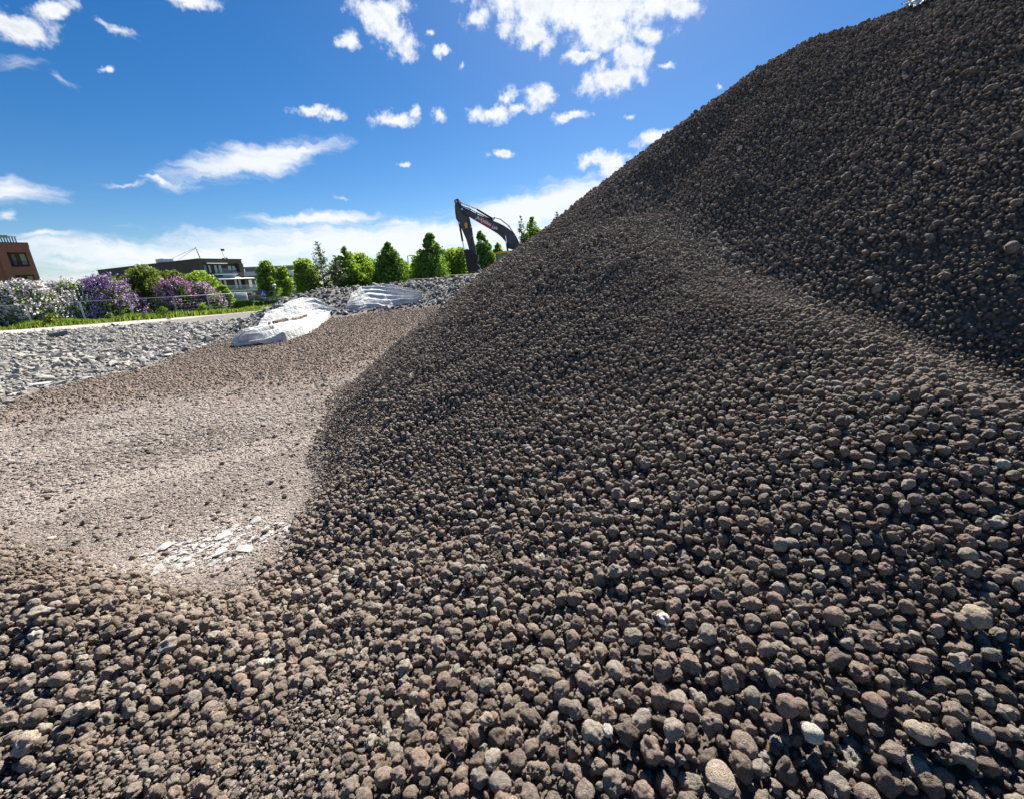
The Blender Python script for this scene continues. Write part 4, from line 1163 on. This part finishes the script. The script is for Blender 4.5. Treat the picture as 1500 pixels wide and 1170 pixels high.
# dark apartment block
cx, cy = bear(-35.07, 100); ang = math.atan2(.889, .46)
db = empty('apartment_block', (cx, cy, 0), 'long dark brown apartment block with white balconies and awnings', 'building', None, ang)
HT = 8.25
# local +x runs along the balcony front; the long blank wall runs back along local direction q
q = Matrix.Rotation(-ang, 3, 'Z') @ Vector((-.889, .46, 0))
def slab_poly(pts, z0, z1, name, mat):
    bm = bmesh.new(); lo = [bm.verts.new((p[0], p[1], z0)) for p in pts]; hi = [bm.verts.new((p[0], p[1], z1)) for p in pts]
    bm.faces.new(lo[::-1]); bm.faces.new(hi)
    for k in range(len(pts)): bm.faces.new((lo[k], lo[(k + 1) % len(pts)], hi[(k + 1) % len(pts)], hi[k]))
    bmesh.ops.recalc_face_normals(bm, faces=bm.faces); me = bpy.data.meshes.new(name); bm.to_mesh(me); bm.free(); me.materials.append(mat)
    return link(name, me, db)
def qq(u, s): v = Vector((u, 0, 0)) + q * s; return (v.x, v.y)
nrm = Vector((q.x, q.y, 0)); nrm = Vector((0, -1, 0)) if (Matrix.Rotation(ang, 3, 'Z') @ Vector((0, -1, 0))).dot(Vector((-cx, -cy, 0))) > 0 else Vector((0, 1, 0))
ny_ = nrm.y                                                  # the sign of the side that looks at the camera
LNG = 42
# the wall stands back behind a recess on each storey
parts = [(0, .7), (.7, 6.9)]
slab_poly([qq(0, 0), qq(.7, 0), qq(.7, LNG), qq(0, LNG)], 0, HT, 'wall', M_DARKBR)
slab_poly([qq(.7, 1.4), qq(8.0, 1.4), qq(8.0, LNG), qq(.7, LNG)], 0, HT - .01, 'wall', M_DARKBR)
slab_poly([qq(.7, 0), qq(8.0, 0), qq(8.0, 1.4), qq(.7, 1.4)], 7.55, HT - .005, 'wall', M_DARKBR)
slab_poly([qq(5.6, .05), qq(8.0, .05), qq(8.0, 1.4), qq(5.6, 1.4)], 5.0, 5.9, 'wall', M_DARKBR)
slab_poly([qq(7.4, .05), qq(8.2, .05), qq(8.2, 1.4), qq(7.4, 1.4)], 5.9, 7.55, 'wall', M_DARKBR)
slab_poly([qq(8.0, .3), qq(11.6, .3), qq(11.6, LNG), qq(8.0, LNG)], 0, 5.0, 'wall', M_DARKBR)
slab_poly([qq(-.12, -.12), qq(8.1, -.12), qq(8.1, LNG + .1), qq(-.12, LNG + .1)], HT, HT + .14, 'roof', M_ROOF)
def dwin(u0, u1, z0, z1, depth, mt, name='window'):
    yb = -ny_ * depth
    f = MB().box(((u0 + u1) / 2, yb + ny_ * .03, (z0 + z1) / 2), (u1 - u0, .06, z1 - z0)).build(name, M_DKMET, db)
    MB().box(((u0 + u1) / 2, yb + ny_ * .07, (z0 + z1) / 2), (u1 - u0 - .14, .03, z1 - z0 - .14)).build('pane', mt, f)
dq = abs(q.y) * 1.4
for (u0, u1, z0, z1, mt) in ((.95, 1.9, 5.8, 7.4, M_BLUE), (2.1, 2.6, 5.8, 7.3, M_BRIGHTPANE), (3.2, 3.75, 5.8, 7.3, M_BRIGHTPANE), (4.0, 4.6, 5.8, 7.3, M_BRIGHTPANE), (5.75, 6.5, 6.2, 7.2, M_BRIGHTPANE), (6.6, 7.3, 6.2, 7.2, M_BRIGHTPANE),
                         (1.2, 1.8, 2.6, 4.6, M_BLUE), (2.1, 2.7, 2.6, 4.5, M_BRIGHTPANE), (3.5, 4.0, 2.7, 4.5, M_BRIGHTPANE), (4.3, 4.9, 2.7, 4.5, M_BRIGHTPANE), (6.4, 7.0, 2.7, 4.5, M_BRIGHTPANE), (7.2, 7.8, 2.7, 4.5, M_BRIGHTPANE),
                         (3.2, 3.9, .3, 1.8, M_GLASS), (5.6, 6.2, .2, 1.9, M_BRIGHTPANE), (6.4, 6.9, .2, 1.9, M_BRIGHTPANE), (1.4, 2.4, .3, 1.8, M_GLASS)):
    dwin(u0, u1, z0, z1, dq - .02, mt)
for (u0, u1, z0, z1) in ((8.6, 9.4, 2.8, 4.4), (9.9, 10.8, 2.8, 4.4), (8.6, 9.6, .2, 1.8)): dwin(u0, u1, z0, z1, abs(q.y) * .3 - .03, M_BRIGHTPANE)
def balcony(u0, u1, z, out, mat):
    s = MB().box(((u0 + u1) / 2, ny_ * (out / 2 - .3), z), (u1 - u0, out + .6, .22)).build('balcony', M_WHITE, db)
    r_ = MB()
    for k in range(int((u1 - u0) / .22)): r_.box((u0 + .1 + k * .22, ny_ * out, z + .55), (.05, .04, .85))
    r_.box(((u0 + u1) / 2, ny_ * out, z + 1.0), (u1 - u0, .06, .07)); r_.build('railing', mat, s)
balcony(1.9, 6.2, 5.45, .9, M_BLUE); balcony(2.2, 10.6, 2.25, 1.1, M_WHITE); balcony(5.6, 10.8, -.35, .9, M_WHITE)
def awning(u0, u1, z, out, drop):
    m = MB(); m.prism([(0, z), (out, z - drop), (out, z - drop - .12), (0, z - .1)], u1 - u0)
    o = m.build('awning', M_AWN, db); o.rotation_euler = (0, 0, math.pi / 2 * ny_); o.location = ((u0 + u1) / 2, 0, 0)
awning(1.2, 4.9, 7.62, .5, .1); awning(2.0, 6.6, 5.0, 1.5, .45); awning(7.0, 9.6, 4.75, .8, .15)
MB().box((4.9, ny_ * .2, 5.15), (2.6, .12, .75)).build('screen', M_BLUE, db)
# window and skylight on the long blank wall
f = MB(); wv = q * 17.5; Mq = Matrix.Rotation(math.atan2(q.y, q.x), 3, 'Z')
off_n = Mq @ Vector((0, 1, 0)); off_n = off_n if (Matrix.Rotation(ang, 3, 'Z') @ off_n).dot(Vector((-cx, -cy, 0))) > 0 else -off_n
for s0 in (9.2, 11.4):
    f = MB().box(q * s0 + off_n * .04 + Vector((0, 0, 6.0)), (1.9, .08, 1.4), Mq).build('window', M_DKMET, db)
    MB().box(q * s0 + off_n * .09 + Vector((0, 0, 6.0)), (1.2, .03, 1.0), Mq).build('pane', M_GREYPL, f)
MB().box(q * 15.0 - off_n * 1.5 + Vector((0, 0, HT + .62)), (3.0, 2.0, .8), Mq, .15).build('skylight', M_WHITE, db)
ms = MB(); ms.tube((1.6, -ny_ * 2.2, HT), (1.25, -ny_ * 2.2, HT + 2.3), .09, .05); top = Vector((1.25, -ny_ * 2.2, HT + 2.2))
for tgt in (q * 12 + Vector((0, 0, HT + .2)), q * 5 + Vector((0, -ny_ * 2, HT + .2)), Vector((6.5, -ny_ * 2, HT + .2))): ms.tube(top, tgt, .025, seg=4)
ms.build('antenna_mast', M_DKMET, db)
fp = MB(); fp.tube((6.6, -ny_ * 3, HT), (6.3, -ny_ * 3, HT + 2.3), .03); fp.box((6.55, -ny_ * 3, HT + 2.05), (.7, .03, .4)); fp.box((6.6, -ny_ * 3, HT + .3), (.7, .7, .5)); fp.build('roof_vent', M_DKMET, db)

# pale apartment building behind the trees
x0, y0 = bear(-31.4, 128); x1, y1 = bear(-24.6, 124); ang = math.atan2(y1 - y0, x1 - x0); Lw = math.hypot(x1 - x0, y1 - y0)
wb = empty('white_building', (x0, y0, 0), 'low white apartment building with long balconies behind the trees', 'building', None, ang)
MB().box((Lw / 2, 5, 3.3), (Lw, 10, 6.8)).build('wall', M_WHITE, wb)
MB().box((Lw / 2, 5, 7.7), (Lw + .6, 10.6, .3)).build('roof', M_GREYPL, wb)
MB().box((Lw / 2, 5.4, 7.1), (Lw - 1.0, 8.6, .85)).build('roof_storey', M_GREYPL, wb)
for z0 in (.6, 3.8):
    for k in range(5):
        u = 1.4 + k * (Lw - 2.0) / 5
        f = MB().box((u + .9, -.03, z0 + 1), (2.0, .06, 1.7)).build('window', M_DKMET, wb); MB().box((u + .9, -.07, z0 + 1), (1.8, .03, 1.5)).build('pane', M_GLASS, f)
    s = MB().box((Lw / 2, -.7, z0 - .2), (Lw * .94, 1.4, .2)).build('balcony', M_WHITE, wb)
    MB().box((Lw / 2, -1.4, z0 + .35), (Lw * .94, .05, .8)).build('railing', M_GREYPL, s)

# ------------------------------------------------------------------ street things beyond the fence
M_POLE = simple_mat('lamp_steel', (.30, .32, .33), .5, .5, var=.1)
M_LAMP = simple_mat('lamp_head', (.72, .74, .74), .4, .1, var=.05)
def lamp(az, dist, el_top, label, arm, r=.06, double=False):
    x, y = bear(az, dist); z0 = zat(x, y); hh = CZ + dist * math.tan(RAD(el_top)) - z0
    e = empty('street_lamp', (x, y, z0), label, 'street lamp')
    p = MB().tube((0, 0, -.1), (0, 0, hh), r, r * .6); p.tube((0, 0, 0), (0, 0, .9), r * 1.5, r * 1.4); p.tube((0, 0, hh - .04), (arm, 0, hh + .05), .035); p.build('pole', M_POLE, e)
    MB().box((arm + .25, 0, hh + .05), (.7, .28, .13), bevel=.05).build('lamp_head', M_LAMP, e)
lamp(-12.62, 66, 3.2, 'plain grey street lamp standing between green trees', .35, .09)
lamp(-27.6, 66, 2.0, 'tall slim street lamp in front of the pale building', .4, .06)
x, y = bear(-28.45, 60); z0 = zat(x, y)
e = empty('park_lamp', (x, y, z0), 'low post lamp with a white globe head by the clipped hedge', 'lamp post')
MB().tube((0, 0, 0), (0, 0, 2.55), .05).build('pole', M_POLE, e); MB().ball((0, 0, 2.68), (.25, .25, .16)).build('lamp_head', M_LAMP, e, True)
# crossing sign
M_SIGNB = simple_mat('sign_blue', (.03, .10, .42), .4, var=.05); M_SIGNW = simple_mat('sign_white', (.8, .8, .8), .4, var=.03)
x, y = bear(-29.75, 62.5); z0 = zat(x, y)
e = empty('road_sign', (x, y, z0), 'blue square pedestrian crossing sign on a thin post', 'road sign', None, RAD(29.75))
MB().tube((0, .05, 0), (0, .05, 2.1), .035).build('post', M_GALV, e)
bd = MB().box((0, 0, 1.75), (.74, .03, .74), bevel=.01).build('sign_plate', M_SIGNB, e)
bm = bmesh.new(); bmesh.ops.create_circle(bm, cap_ends=True, segments=3, radius=.36, matrix=Matrix.Translation((0, -.02, 1.69)) @ Matrix.Rotation(math.pi / 2, 4, 'X')); me = bpy.data.meshes.new('triangle'); bm.to_mesh(me); bm.free(); me.materials.append(M_SIGNW); link('triangle', me, bd)
g = MB(); g.ball((.03, -.028, 1.80), (.035, .004, .04)); g.tube((.03, -.026, 1.77), (0, -.026, 1.66), .022, .02); g.tube((0, -.026, 1.66), (-.07, -.026, 1.55), .016); g.tube((0, -.026, 1.66), (.06, -.026, 1.55), .016); g.tube((.03, -.026, 1.75), (.09, -.026, 1.68), .012); g.build('walker_symbol', M_DKMET, bd)
# clipped hedges
def hedge(az0, az1, dist, top, label, seed):
    r = np.random.default_rng(seed); a = bear(az0, dist); b_ = bear(az1, dist); L = math.hypot(b_[0] - a[0], b_[1] - a[1]); z0 = zat(*a)
    e = empty('hedge', (a[0], a[1], z0), label, 'hedge', None, math.atan2(b_[1] - a[1], b_[0] - a[0])); h = top - z0
    n = int(900 * L); P = np.stack([r.uniform(0, L, n), r.uniform(-.55, .55, n), h * r.uniform(0, 1, n) ** .6], -1)
    f = r.integers(0, 3, n); P[f == 0, 2] = h + r.normal(0, .04, (f == 0).sum()); P[f == 1, 1] = -.55 + r.normal(0, .04, (f == 1).sum())
    N = np.where((f == 0)[:, None], [0, 0, 1.0], [0, -1.0, .1]); v, q = leaf_cards(P, N, .10, r)
    link('foliage', np_mesh('hedge_leaves', v, q, LEAF['mid']), e)
    MB().box((L / 2, 0, h * .45), (L - .1, .8, h * .85)).build('branches', M_BARK, e)
hedge(-33.4, -31.0, 63, .92, 'long low clipped hedge behind the fence by the grey van', 801)
hedge(-30.8, -30.0, 62, .85, 'short dark clipped hedge block left of the blue sign', 802)
hedge(-29.8, -28.2, 62, .72, 'low clipped hedge right below the blue sign', 803)
# parked vehicles
M_TYRE = simple_mat('tyre_rubber', (.02, .02, .02), .9, var=.2); M_RIM = simple_mat('wheel_rim', (.5, .5, .52), .35, .8)
M_LIGHT = simple_mat('headlight_glass', (.75, .76, .75), .15, 0); M_TAIL = simple_mat('tail_light', (.45, .02, .02), .3, 0)
def vehicle(name, az, dist, rotz, prof, win, L, W_, col, label, cat):
    x, y = bear(az, dist); z0 = zat(x, y); e = empty(name, (x, y, z0), label, cat, None, rotz)
    pm = simple_mat(name + '_paint', col, .3, .3, var=.04, spec=.6)
    b = MB().prism(prof, W_); bmesh.ops.bevel(b.bm, geom=list(b.bm.edges), offset=.06, segments=2, affect='EDGES'); b.build('body', pm, e, True)
    for s in (-1, 1):
        for poly in win: MB().prism(poly, .03, off=s * (W_ / 2 + .012)).build('window', M_GLASS, e)
        for u in (-L * .31, L * .30):
            wt = MB().tube((u, s * (W_ / 2 - .2), .33), (u, s * (W_ / 2 + .03), .33), .33, seg=20).build('wheel', M_TYRE, e)
            MB().tube((u, s * (W_ / 2 + .03), .33), (u, s * (W_ / 2 + .045), .33), .2, seg=16).build('rim', M_RIM, wt)
        MB().box((-L / 2 + .02, s * (W_ / 2 - .28), .72), (.1, .36, .17), bevel=.03).build('headlight', M_LIGHT, e)
        MB().box((L / 2 - .02, s * (W_ / 2 - .2), .85), (.08, .2, .3), bevel=.02).build('tail_light', M_TAIL, e)
VAN = [(-2.5, .3), (2.5, .3), (2.5, 1.95), (2.35, 2.05), (-.9, 2.05), (-1.65, 1.25), (-2.4, 1.0), (-2.5, .8)]
CAR = [(-2.15, .28), (2.15, .28), (2.2, .8), (2.05, 1.05), (1.5, 1.12), (.95, 1.48), (-.35, 1.5), (-1.05, 1.02), (-2.05, .86), (-2.18, .6)]
vehicle('parked_van', -33.3, 74, RAD(28), VAN, [[(-1.45, 1.3), (-.55, 1.3), (-.55, 1.85), (-.95, 1.85)]], 5.0, 1.9, (.42, .45, .48), 'light grey van parked behind the fence by the hedge', 'van')
CW = [[(-.9, 1.05), (.15, 1.05), (.15, 1.40), (-.38, 1.40)], [(.22, 1.05), (1.25, 1.08), (.9, 1.39), (.22, 1.40)]]
vehicle('parked_car', -31.0, 76, RAD(32), CAR, CW, 4.4, 1.8, (.06, .07, .09), 'dark parked car in front of the apartment block', 'car')
vehicle('parked_car', -29.2, 80, RAD(22), CAR, CW, 4.4, 1.8, (.55, .57, .60), 'silver parked car beyond the blue road sign', 'car')

# ------------------------------------------------------------------ the excavator behind the rock heap
M_XB = simple_mat('boom_paint', (.045, .048, .058), .5, .1, var=.45, scale=1.3, spec=.5, bump=.15, bscale=6)
M_XD = simple_mat('black_steel', (.02, .021, .024), .55, .3, var=.2)
M_XY = simple_mat('yellow_paint', (.62, .36, .025), .4, 0, var=.08)
M_XG = simple_mat('light_grey_paint', (.55, .56, .57), .45, 0, var=.06)
M_CHROME = simple_mat('chrome_rod', (.8, .82, .84), .15, 1.0, var=.03)
M_RED = simple_mat('red_panel', (.30, .02, .05), .45, 0, var=.08)
M_CAB = simple_mat('cab_glass', (.02, .035, .03), .06, 0, spec=.9)
XY = 37.0
XP = Vector((2.9, XY, zat(2.9, 37.0)))
ex = empty('excavator', XP, 'yellow and dark grey tracked excavator with its arm folded down behind the rock heap', 'excavator')
def L2(pts): return [(a - XP.x, b_ - XP.z) for a, b_ in pts]
BOOM = [
    (-3.312, 8.013), (-2.772, 7.760), (-1.993, 7.323), (-1.323, 7.044), (-0.835, 6.825), (-0.345, 6.611), (0.023, 6.419), (0.450, 6.136), (0.813, 5.796), (1.111, 5.368), (1.284, 4.943), (1.333, 4.581), (0.816, 4.484), (0.311, 4.628), (0.232, 4.962), (0.106, 5.236), (-0.151, 5.545), (-0.515, 5.846), (-1.124, 6.226), (-2.032, 6.776), (-2.633, 7.139), (-2.930, 7.337), (-3.254, 7.582)
]
STICK = [
    (-3.680, 8.652), (-3.562, 8.590), (-3.441, 8.330), (-3.245, 7.696), (-2.839, 7.304), (-2.806, 6.927), (-2.721, 6.807), (-2.667, 6.280), (-2.589, 5.628), (-2.479, 4.968), (-2.400, 4.302), (-2.541, 4.127), (-2.975, 4.329), (-3.029, 4.874), (-3.172, 5.478), (-3.355, 5.959), (-3.506, 6.436), (-3.696, 6.794), (-3.887, 7.121), (-3.925, 7.555), (-3.917, 8.068), (-3.833, 8.461)
]
BUCKET = [
    (-3.467, 4.594), (-3.136, 4.729), (-2.523, 4.369), (-2.248, 4.174), (-2.315, 3.690), (-2.455, 3.544), (-2.212, 3.317), (-2.133, 3.067), (-2.501, 2.899), (-3.026, 2.831), (-3.245, 2.934), (-3.271, 3.429), (-3.287, 4.041)
]
K = {
    'tip': (-3.745, 8.401), 'elbow': (-3.329, 7.814), 'foot': (1.207, 4.647), 'ac0': (-0.826, 6.981), 'ac1': (-2.116, 7.787), 'ac2': (-3.467, 8.388), 'bc0': (-3.654, 6.763), 'bc1': (-3.511, 5.374), 'bc2': (-3.416, 4.592), 'lc0': (0.139, 5.621), 'lc1': (0.203, 5.023), 'lc2': (0.265, 4.359), 'link1': (-2.655, 4.314), 'link2': (-3.053, 4.151), 'h0': (-0.895, 6.869), 'h1': (-0.664, 7.061), 'h2': (-0.263, 6.938), 'h3': (0.068, 6.679), 'h4': (0.431, 6.383), 'h5': (0.665, 6.009), 'h6': (0.962, 5.582), 'h7': (1.211, 5.036), 'g0': (-3.491, 8.106), 'g1': (-3.277, 8.062), 'g2': (-2.705, 7.831), 'g3': (-2.167, 7.515), 'g4': (-1.563, 7.217), 'g5': (-0.894, 6.886), 's0': (-3.491, 8.106), 's1': (-3.264, 7.467), 's2': (-2.817, 7.188), 's3': (-2.766, 6.867), 's4': (-2.677, 6.397), 's5': (-2.616, 5.689), 's6': (-2.943, 4.750), 'r0': (-1.847, 7.172), 'r1': (-0.972, 6.640), 'r2': (-1.051, 6.188), 'r3': (-2.019, 6.787), 'y0': (-3.229, 6.743), 'y1': (-3.005, 6.791), 'y2': (-2.974, 6.382), 'y3': (-3.186, 6.333), 't0': (-2.287, 7.065), 't1': (-1.975, 6.872), 't2': (-1.925, 6.875), 't3': (-1.063, 6.393), 't4': (-0.996, 6.262), 't5': (-0.532, 6.094), 'cabl': (-0.801, 4.215), 'tooth0': (-2.363, 3.016), 'tooth1': (-1.973, 3.029), 'tooth2': (-2.247, 2.825)
}
def kp(n, y=0.0): a = K[n]; return Vector((a[0] - XP.x, y, a[1] - XP.z))
def side_plate(name, pts, w, mat, parent, off=0.0, bev=.03):
    m = MB().prism(L2(pts), w, off=off)
    if bev: bmesh.ops.bevel(m.bm, geom=list(m.bm.edges), offset=bev, segments=1, affect='EDGES')
    return m.build(name, mat, parent)
boom = side_plate('boom', BOOM, .52, M_XB, ex)
stick = side_plate('arm', STICK, .40, M_XB, ex, bev=.025)
bucket = side_plate('bucket', BUCKET, 1.05, M_XD, ex)
tb = MB()
for k in range(5): tb.prism(L2([K['tooth0'], K['tooth1'], K['tooth2']]), .12, off=-.45 + k * .225)
tb.build('tooth', M_XG, bucket)
def cyl(name, a, mid, b_, r, offs, parent=ex):
    for o in offs:
        c = MB().tube(kp(a, o), kp(mid, o), r, seg=14).build(name, M_XD, parent)
        MB().tube(kp(mid, o), kp(b_, o), r * .55, seg=12).build('piston_rod', M_CHROME, c)
cyl('arm_cylinder', 'ac0', 'ac1', 'ac2', .085, (0,))
cyl('bucket_cylinder', 'bc0', 'bc1', 'bc2', .085, (0,))
cyl('boom_cylinder', 'lc2', 'lc1', 'lc0', .07, (-.36, .36))
lk = MB()
for o in (-.24, .24): lk.tube(kp('bc2', o), kp('link1', o), .06); lk.tube(kp('bc2', o), kp('link2', o), .06)
lk.build('bucket_link', M_XD, ex)
h = MB()
for o, dz in ((-.2, .0), (-.08, .05), (.1, .02)):
    pts = [kp(n, o) + Vector((0, 0, dz)) for n in ('h0', 'h1', 'h2', 'h3', 'h4', 'h5', 'h6', 'h7')]
    h.path(pts, .028)
    pts = [kp(n, o) + Vector((0, 0, dz * .6)) for n in ('g0', 'g1', 'g2', 'g3', 'g4', 'g5')]
    h.path(pts, .024)
for o in (-.23, .23): h.path([kp(n, o) for n in ('s0', 's1', 's2', 's3', 's4', 's5', 's6')], .026)
h.build('hose', M_XD, ex)
hc = MB()
for n in ('g2', 'g3', 'g4', 'h4', 'h6', 's4', 's5'): hc.box(kp(n), (.12, .62, .09), bevel=.02)
hc.build('hose_clamp', M_XG, ex)
bo = MB()
for n in ('elbow', 'lc0', 'foot', 'tip'): bo.tube(kp(n, -.31), kp(n, .31), .17, seg=18)
bo.build('boss', M_XB, ex)
pn = MB()
for n in ('tip', 'elbow', 'foot', 'ac0', 'ac2', 'bc0'): pn.tube(kp(n, -.33), kp(n, .33), .075, seg=12)
pn.build('pin', M_XG, ex)
def decal(name, quad, mat, off): return side_plate(name, quad, .012, mat, boom, off=-.26 - off, bev=0)
red = decal('red_panel', [K['r0'], K['r1'], K['r2'], K['r3']], M_RED, .008)
yl = side_plate('sticker', [K['y0'], K['y1'], K['y2'], K['y3']], .012, M_XY, stick, off=-.208, bev=0)
def lettering(txt, a, b_, height, parent, mat, off):
    cu = bpy.data.curves.new('lettering', 'FONT'); cu.body = txt; cu.size = 1.0; cu.extrude = .004; cu.align_x = 'LEFT'; cu.shear = .25; cu.offset = .012
    tmp = bpy.data.objects.new('lettering', cu); COL.objects.link(tmp); bpy.context.view_layer.update()
    me = bpy.data.meshes.new_from_object(tmp.evaluated_get(bpy.context.evaluated_depsgraph_get())); bpy.data.objects.remove(tmp); bpy.data.curves.remove(cu)
    co = np.array([v.co[:] for v in me.vertices]); x0, x1 = co[:, 0].min(), co[:, 0].max()
    A, B = kp(a), kp(b_); d = B - A; sx = d.length / (x1 - x0); d.normalize(); up = Vector((-d.z, 0, d.x)); up = up if up.z > 0 else -up
    y0 = -.26 - off
    for v in me.vertices:
        p = A + d * (v.co.x - x0) * sx + up * v.co.y * height; v.co = (p.x, y0 - v.co.z, p.z)
    me.materials.append(mat); return link('lettering', me, parent)
lettering('JH', 't0', 't1', .40, boom, M_SIGNW, .008)
lettering('Kjeldaas', 't2', 't3', .40, red, M_SIGNW, .020)
lettering('Leie', 't4', 't5', .40, boom, M_SIGNW, .008)
# upper carriage, cab and tracks
hs = MB(); hs.box((1.5, .1, 1.85), (3.6, 2.5, 1.15), bevel=.12); hs.build('engine_house', M_XG, ex)
MB().box((3.0, .1, 1.55), (.8, 2.6, 1.3), bevel=.25).build('counterweight', M_XD, ex)
cab0 = K['cabl'][0] - XP.x; cz1 = K['cabl'][1] - XP.z
cb = MB()
for (u, y) in ((cab0 + .12, -1.25), (cab0 + .12, -.25), (cab0 + 1.75, -1.25), (cab0 + 1.75, -.25), (cab0 + .95, -1.25)): cb.box((u, y, cz1 - .85), (.09, .09, 1.7))
cb.box((cab0 + .95, -.75, cz1 - 1.75), (1.8, 1.1, .35)); cabo = cb.build('cab', M_XD, ex)
MB().box((cab0 + .95, -.75, cz1 - .8), (1.66, .98, 1.5)).build('cab_window', M_CAB, cabo)
rf = MB().prism([(cab0 - .02, cz1 - .06), (cab0 + 1.95, cz1 + .02), (cab0 + 1.95, cz1 + .16), (cab0 + .4, cz1 + .14), (cab0 - .02, cz1 + .04)], 1.14, off=-.75)
rf.build('cab_roof', M_XY, cabo)
mr = MB().tube((cab0 - .12, -1.3, cz1 - 1.6), (cab0 - .12, -1.3, cz1 - .35), .025); mr.build('handrail', M_XY, cabo)
MB().box((cab0 - .18, -1.36, cz1 - .55), (.08, .2, .35), bevel=.03).build('mirror', M_XD, cabo)
for s in (-1, 1):
    y = .1 + s * 1.05
    t = MB(); pr = [(-1.9, .45), (-1.75, .12), (-1.45, 0), (1.75, 0), (2.05, .12), (2.2, .45), (2.05, .8), (1.75, .95), (-1.45, .95), (-1.75, .8)]
    t.prism(pr, .6, off=y); tr = t.build('track', M_XD, ex)
    r_ = MB()
    for u in (-1.35, -.75, -.15, .45, 1.05, 1.65): r_.tube((u, y - .31 * s * -1, .3), (u, y + .31 * s + .02 * s, .3), .2, seg=14)
    r_.build('roller', M_XG, tr)
MB().tube((.2, .1, .85), (.2, .1, 1.25), .7, seg=24).build('turntable', M_XD, ex)

# a torn scrap of white sheet on the crest of the big heap
px_, py_ = 7.28, 8.45
g_ = np.linspace(-1, 1, 16); A2, B2 = np.meshgrid(g_, g_)
sx_ = px_ + .26 * A2 + .05 * vnoise(A2 * 3, B2 * 3, 1.0, 91); sy_ = py_ + .16 * B2 + .05 * vnoise(A2 * 3, B2 * 3, 1.0, 92)
v = np.stack([sx_, sy_, H(sx_, sy_) + .05 + .10 * np.abs(vnoise(A2 * 4, B2 * 4, 1.0, 93)) * 2], -1).reshape(-1, 3)
i0 = (np.arange(15)[:, None] * 16 + np.arange(15)[None, :]).ravel()
tag(link('plastic_sheet', np_mesh('plastic_sheet', v, np.stack([i0, i0 + 1, i0 + 17, i0 + 16], -1), M_FAB, True)), 'torn scrap of white sheet on the crest of the big brown heap', 'plastic sheet')
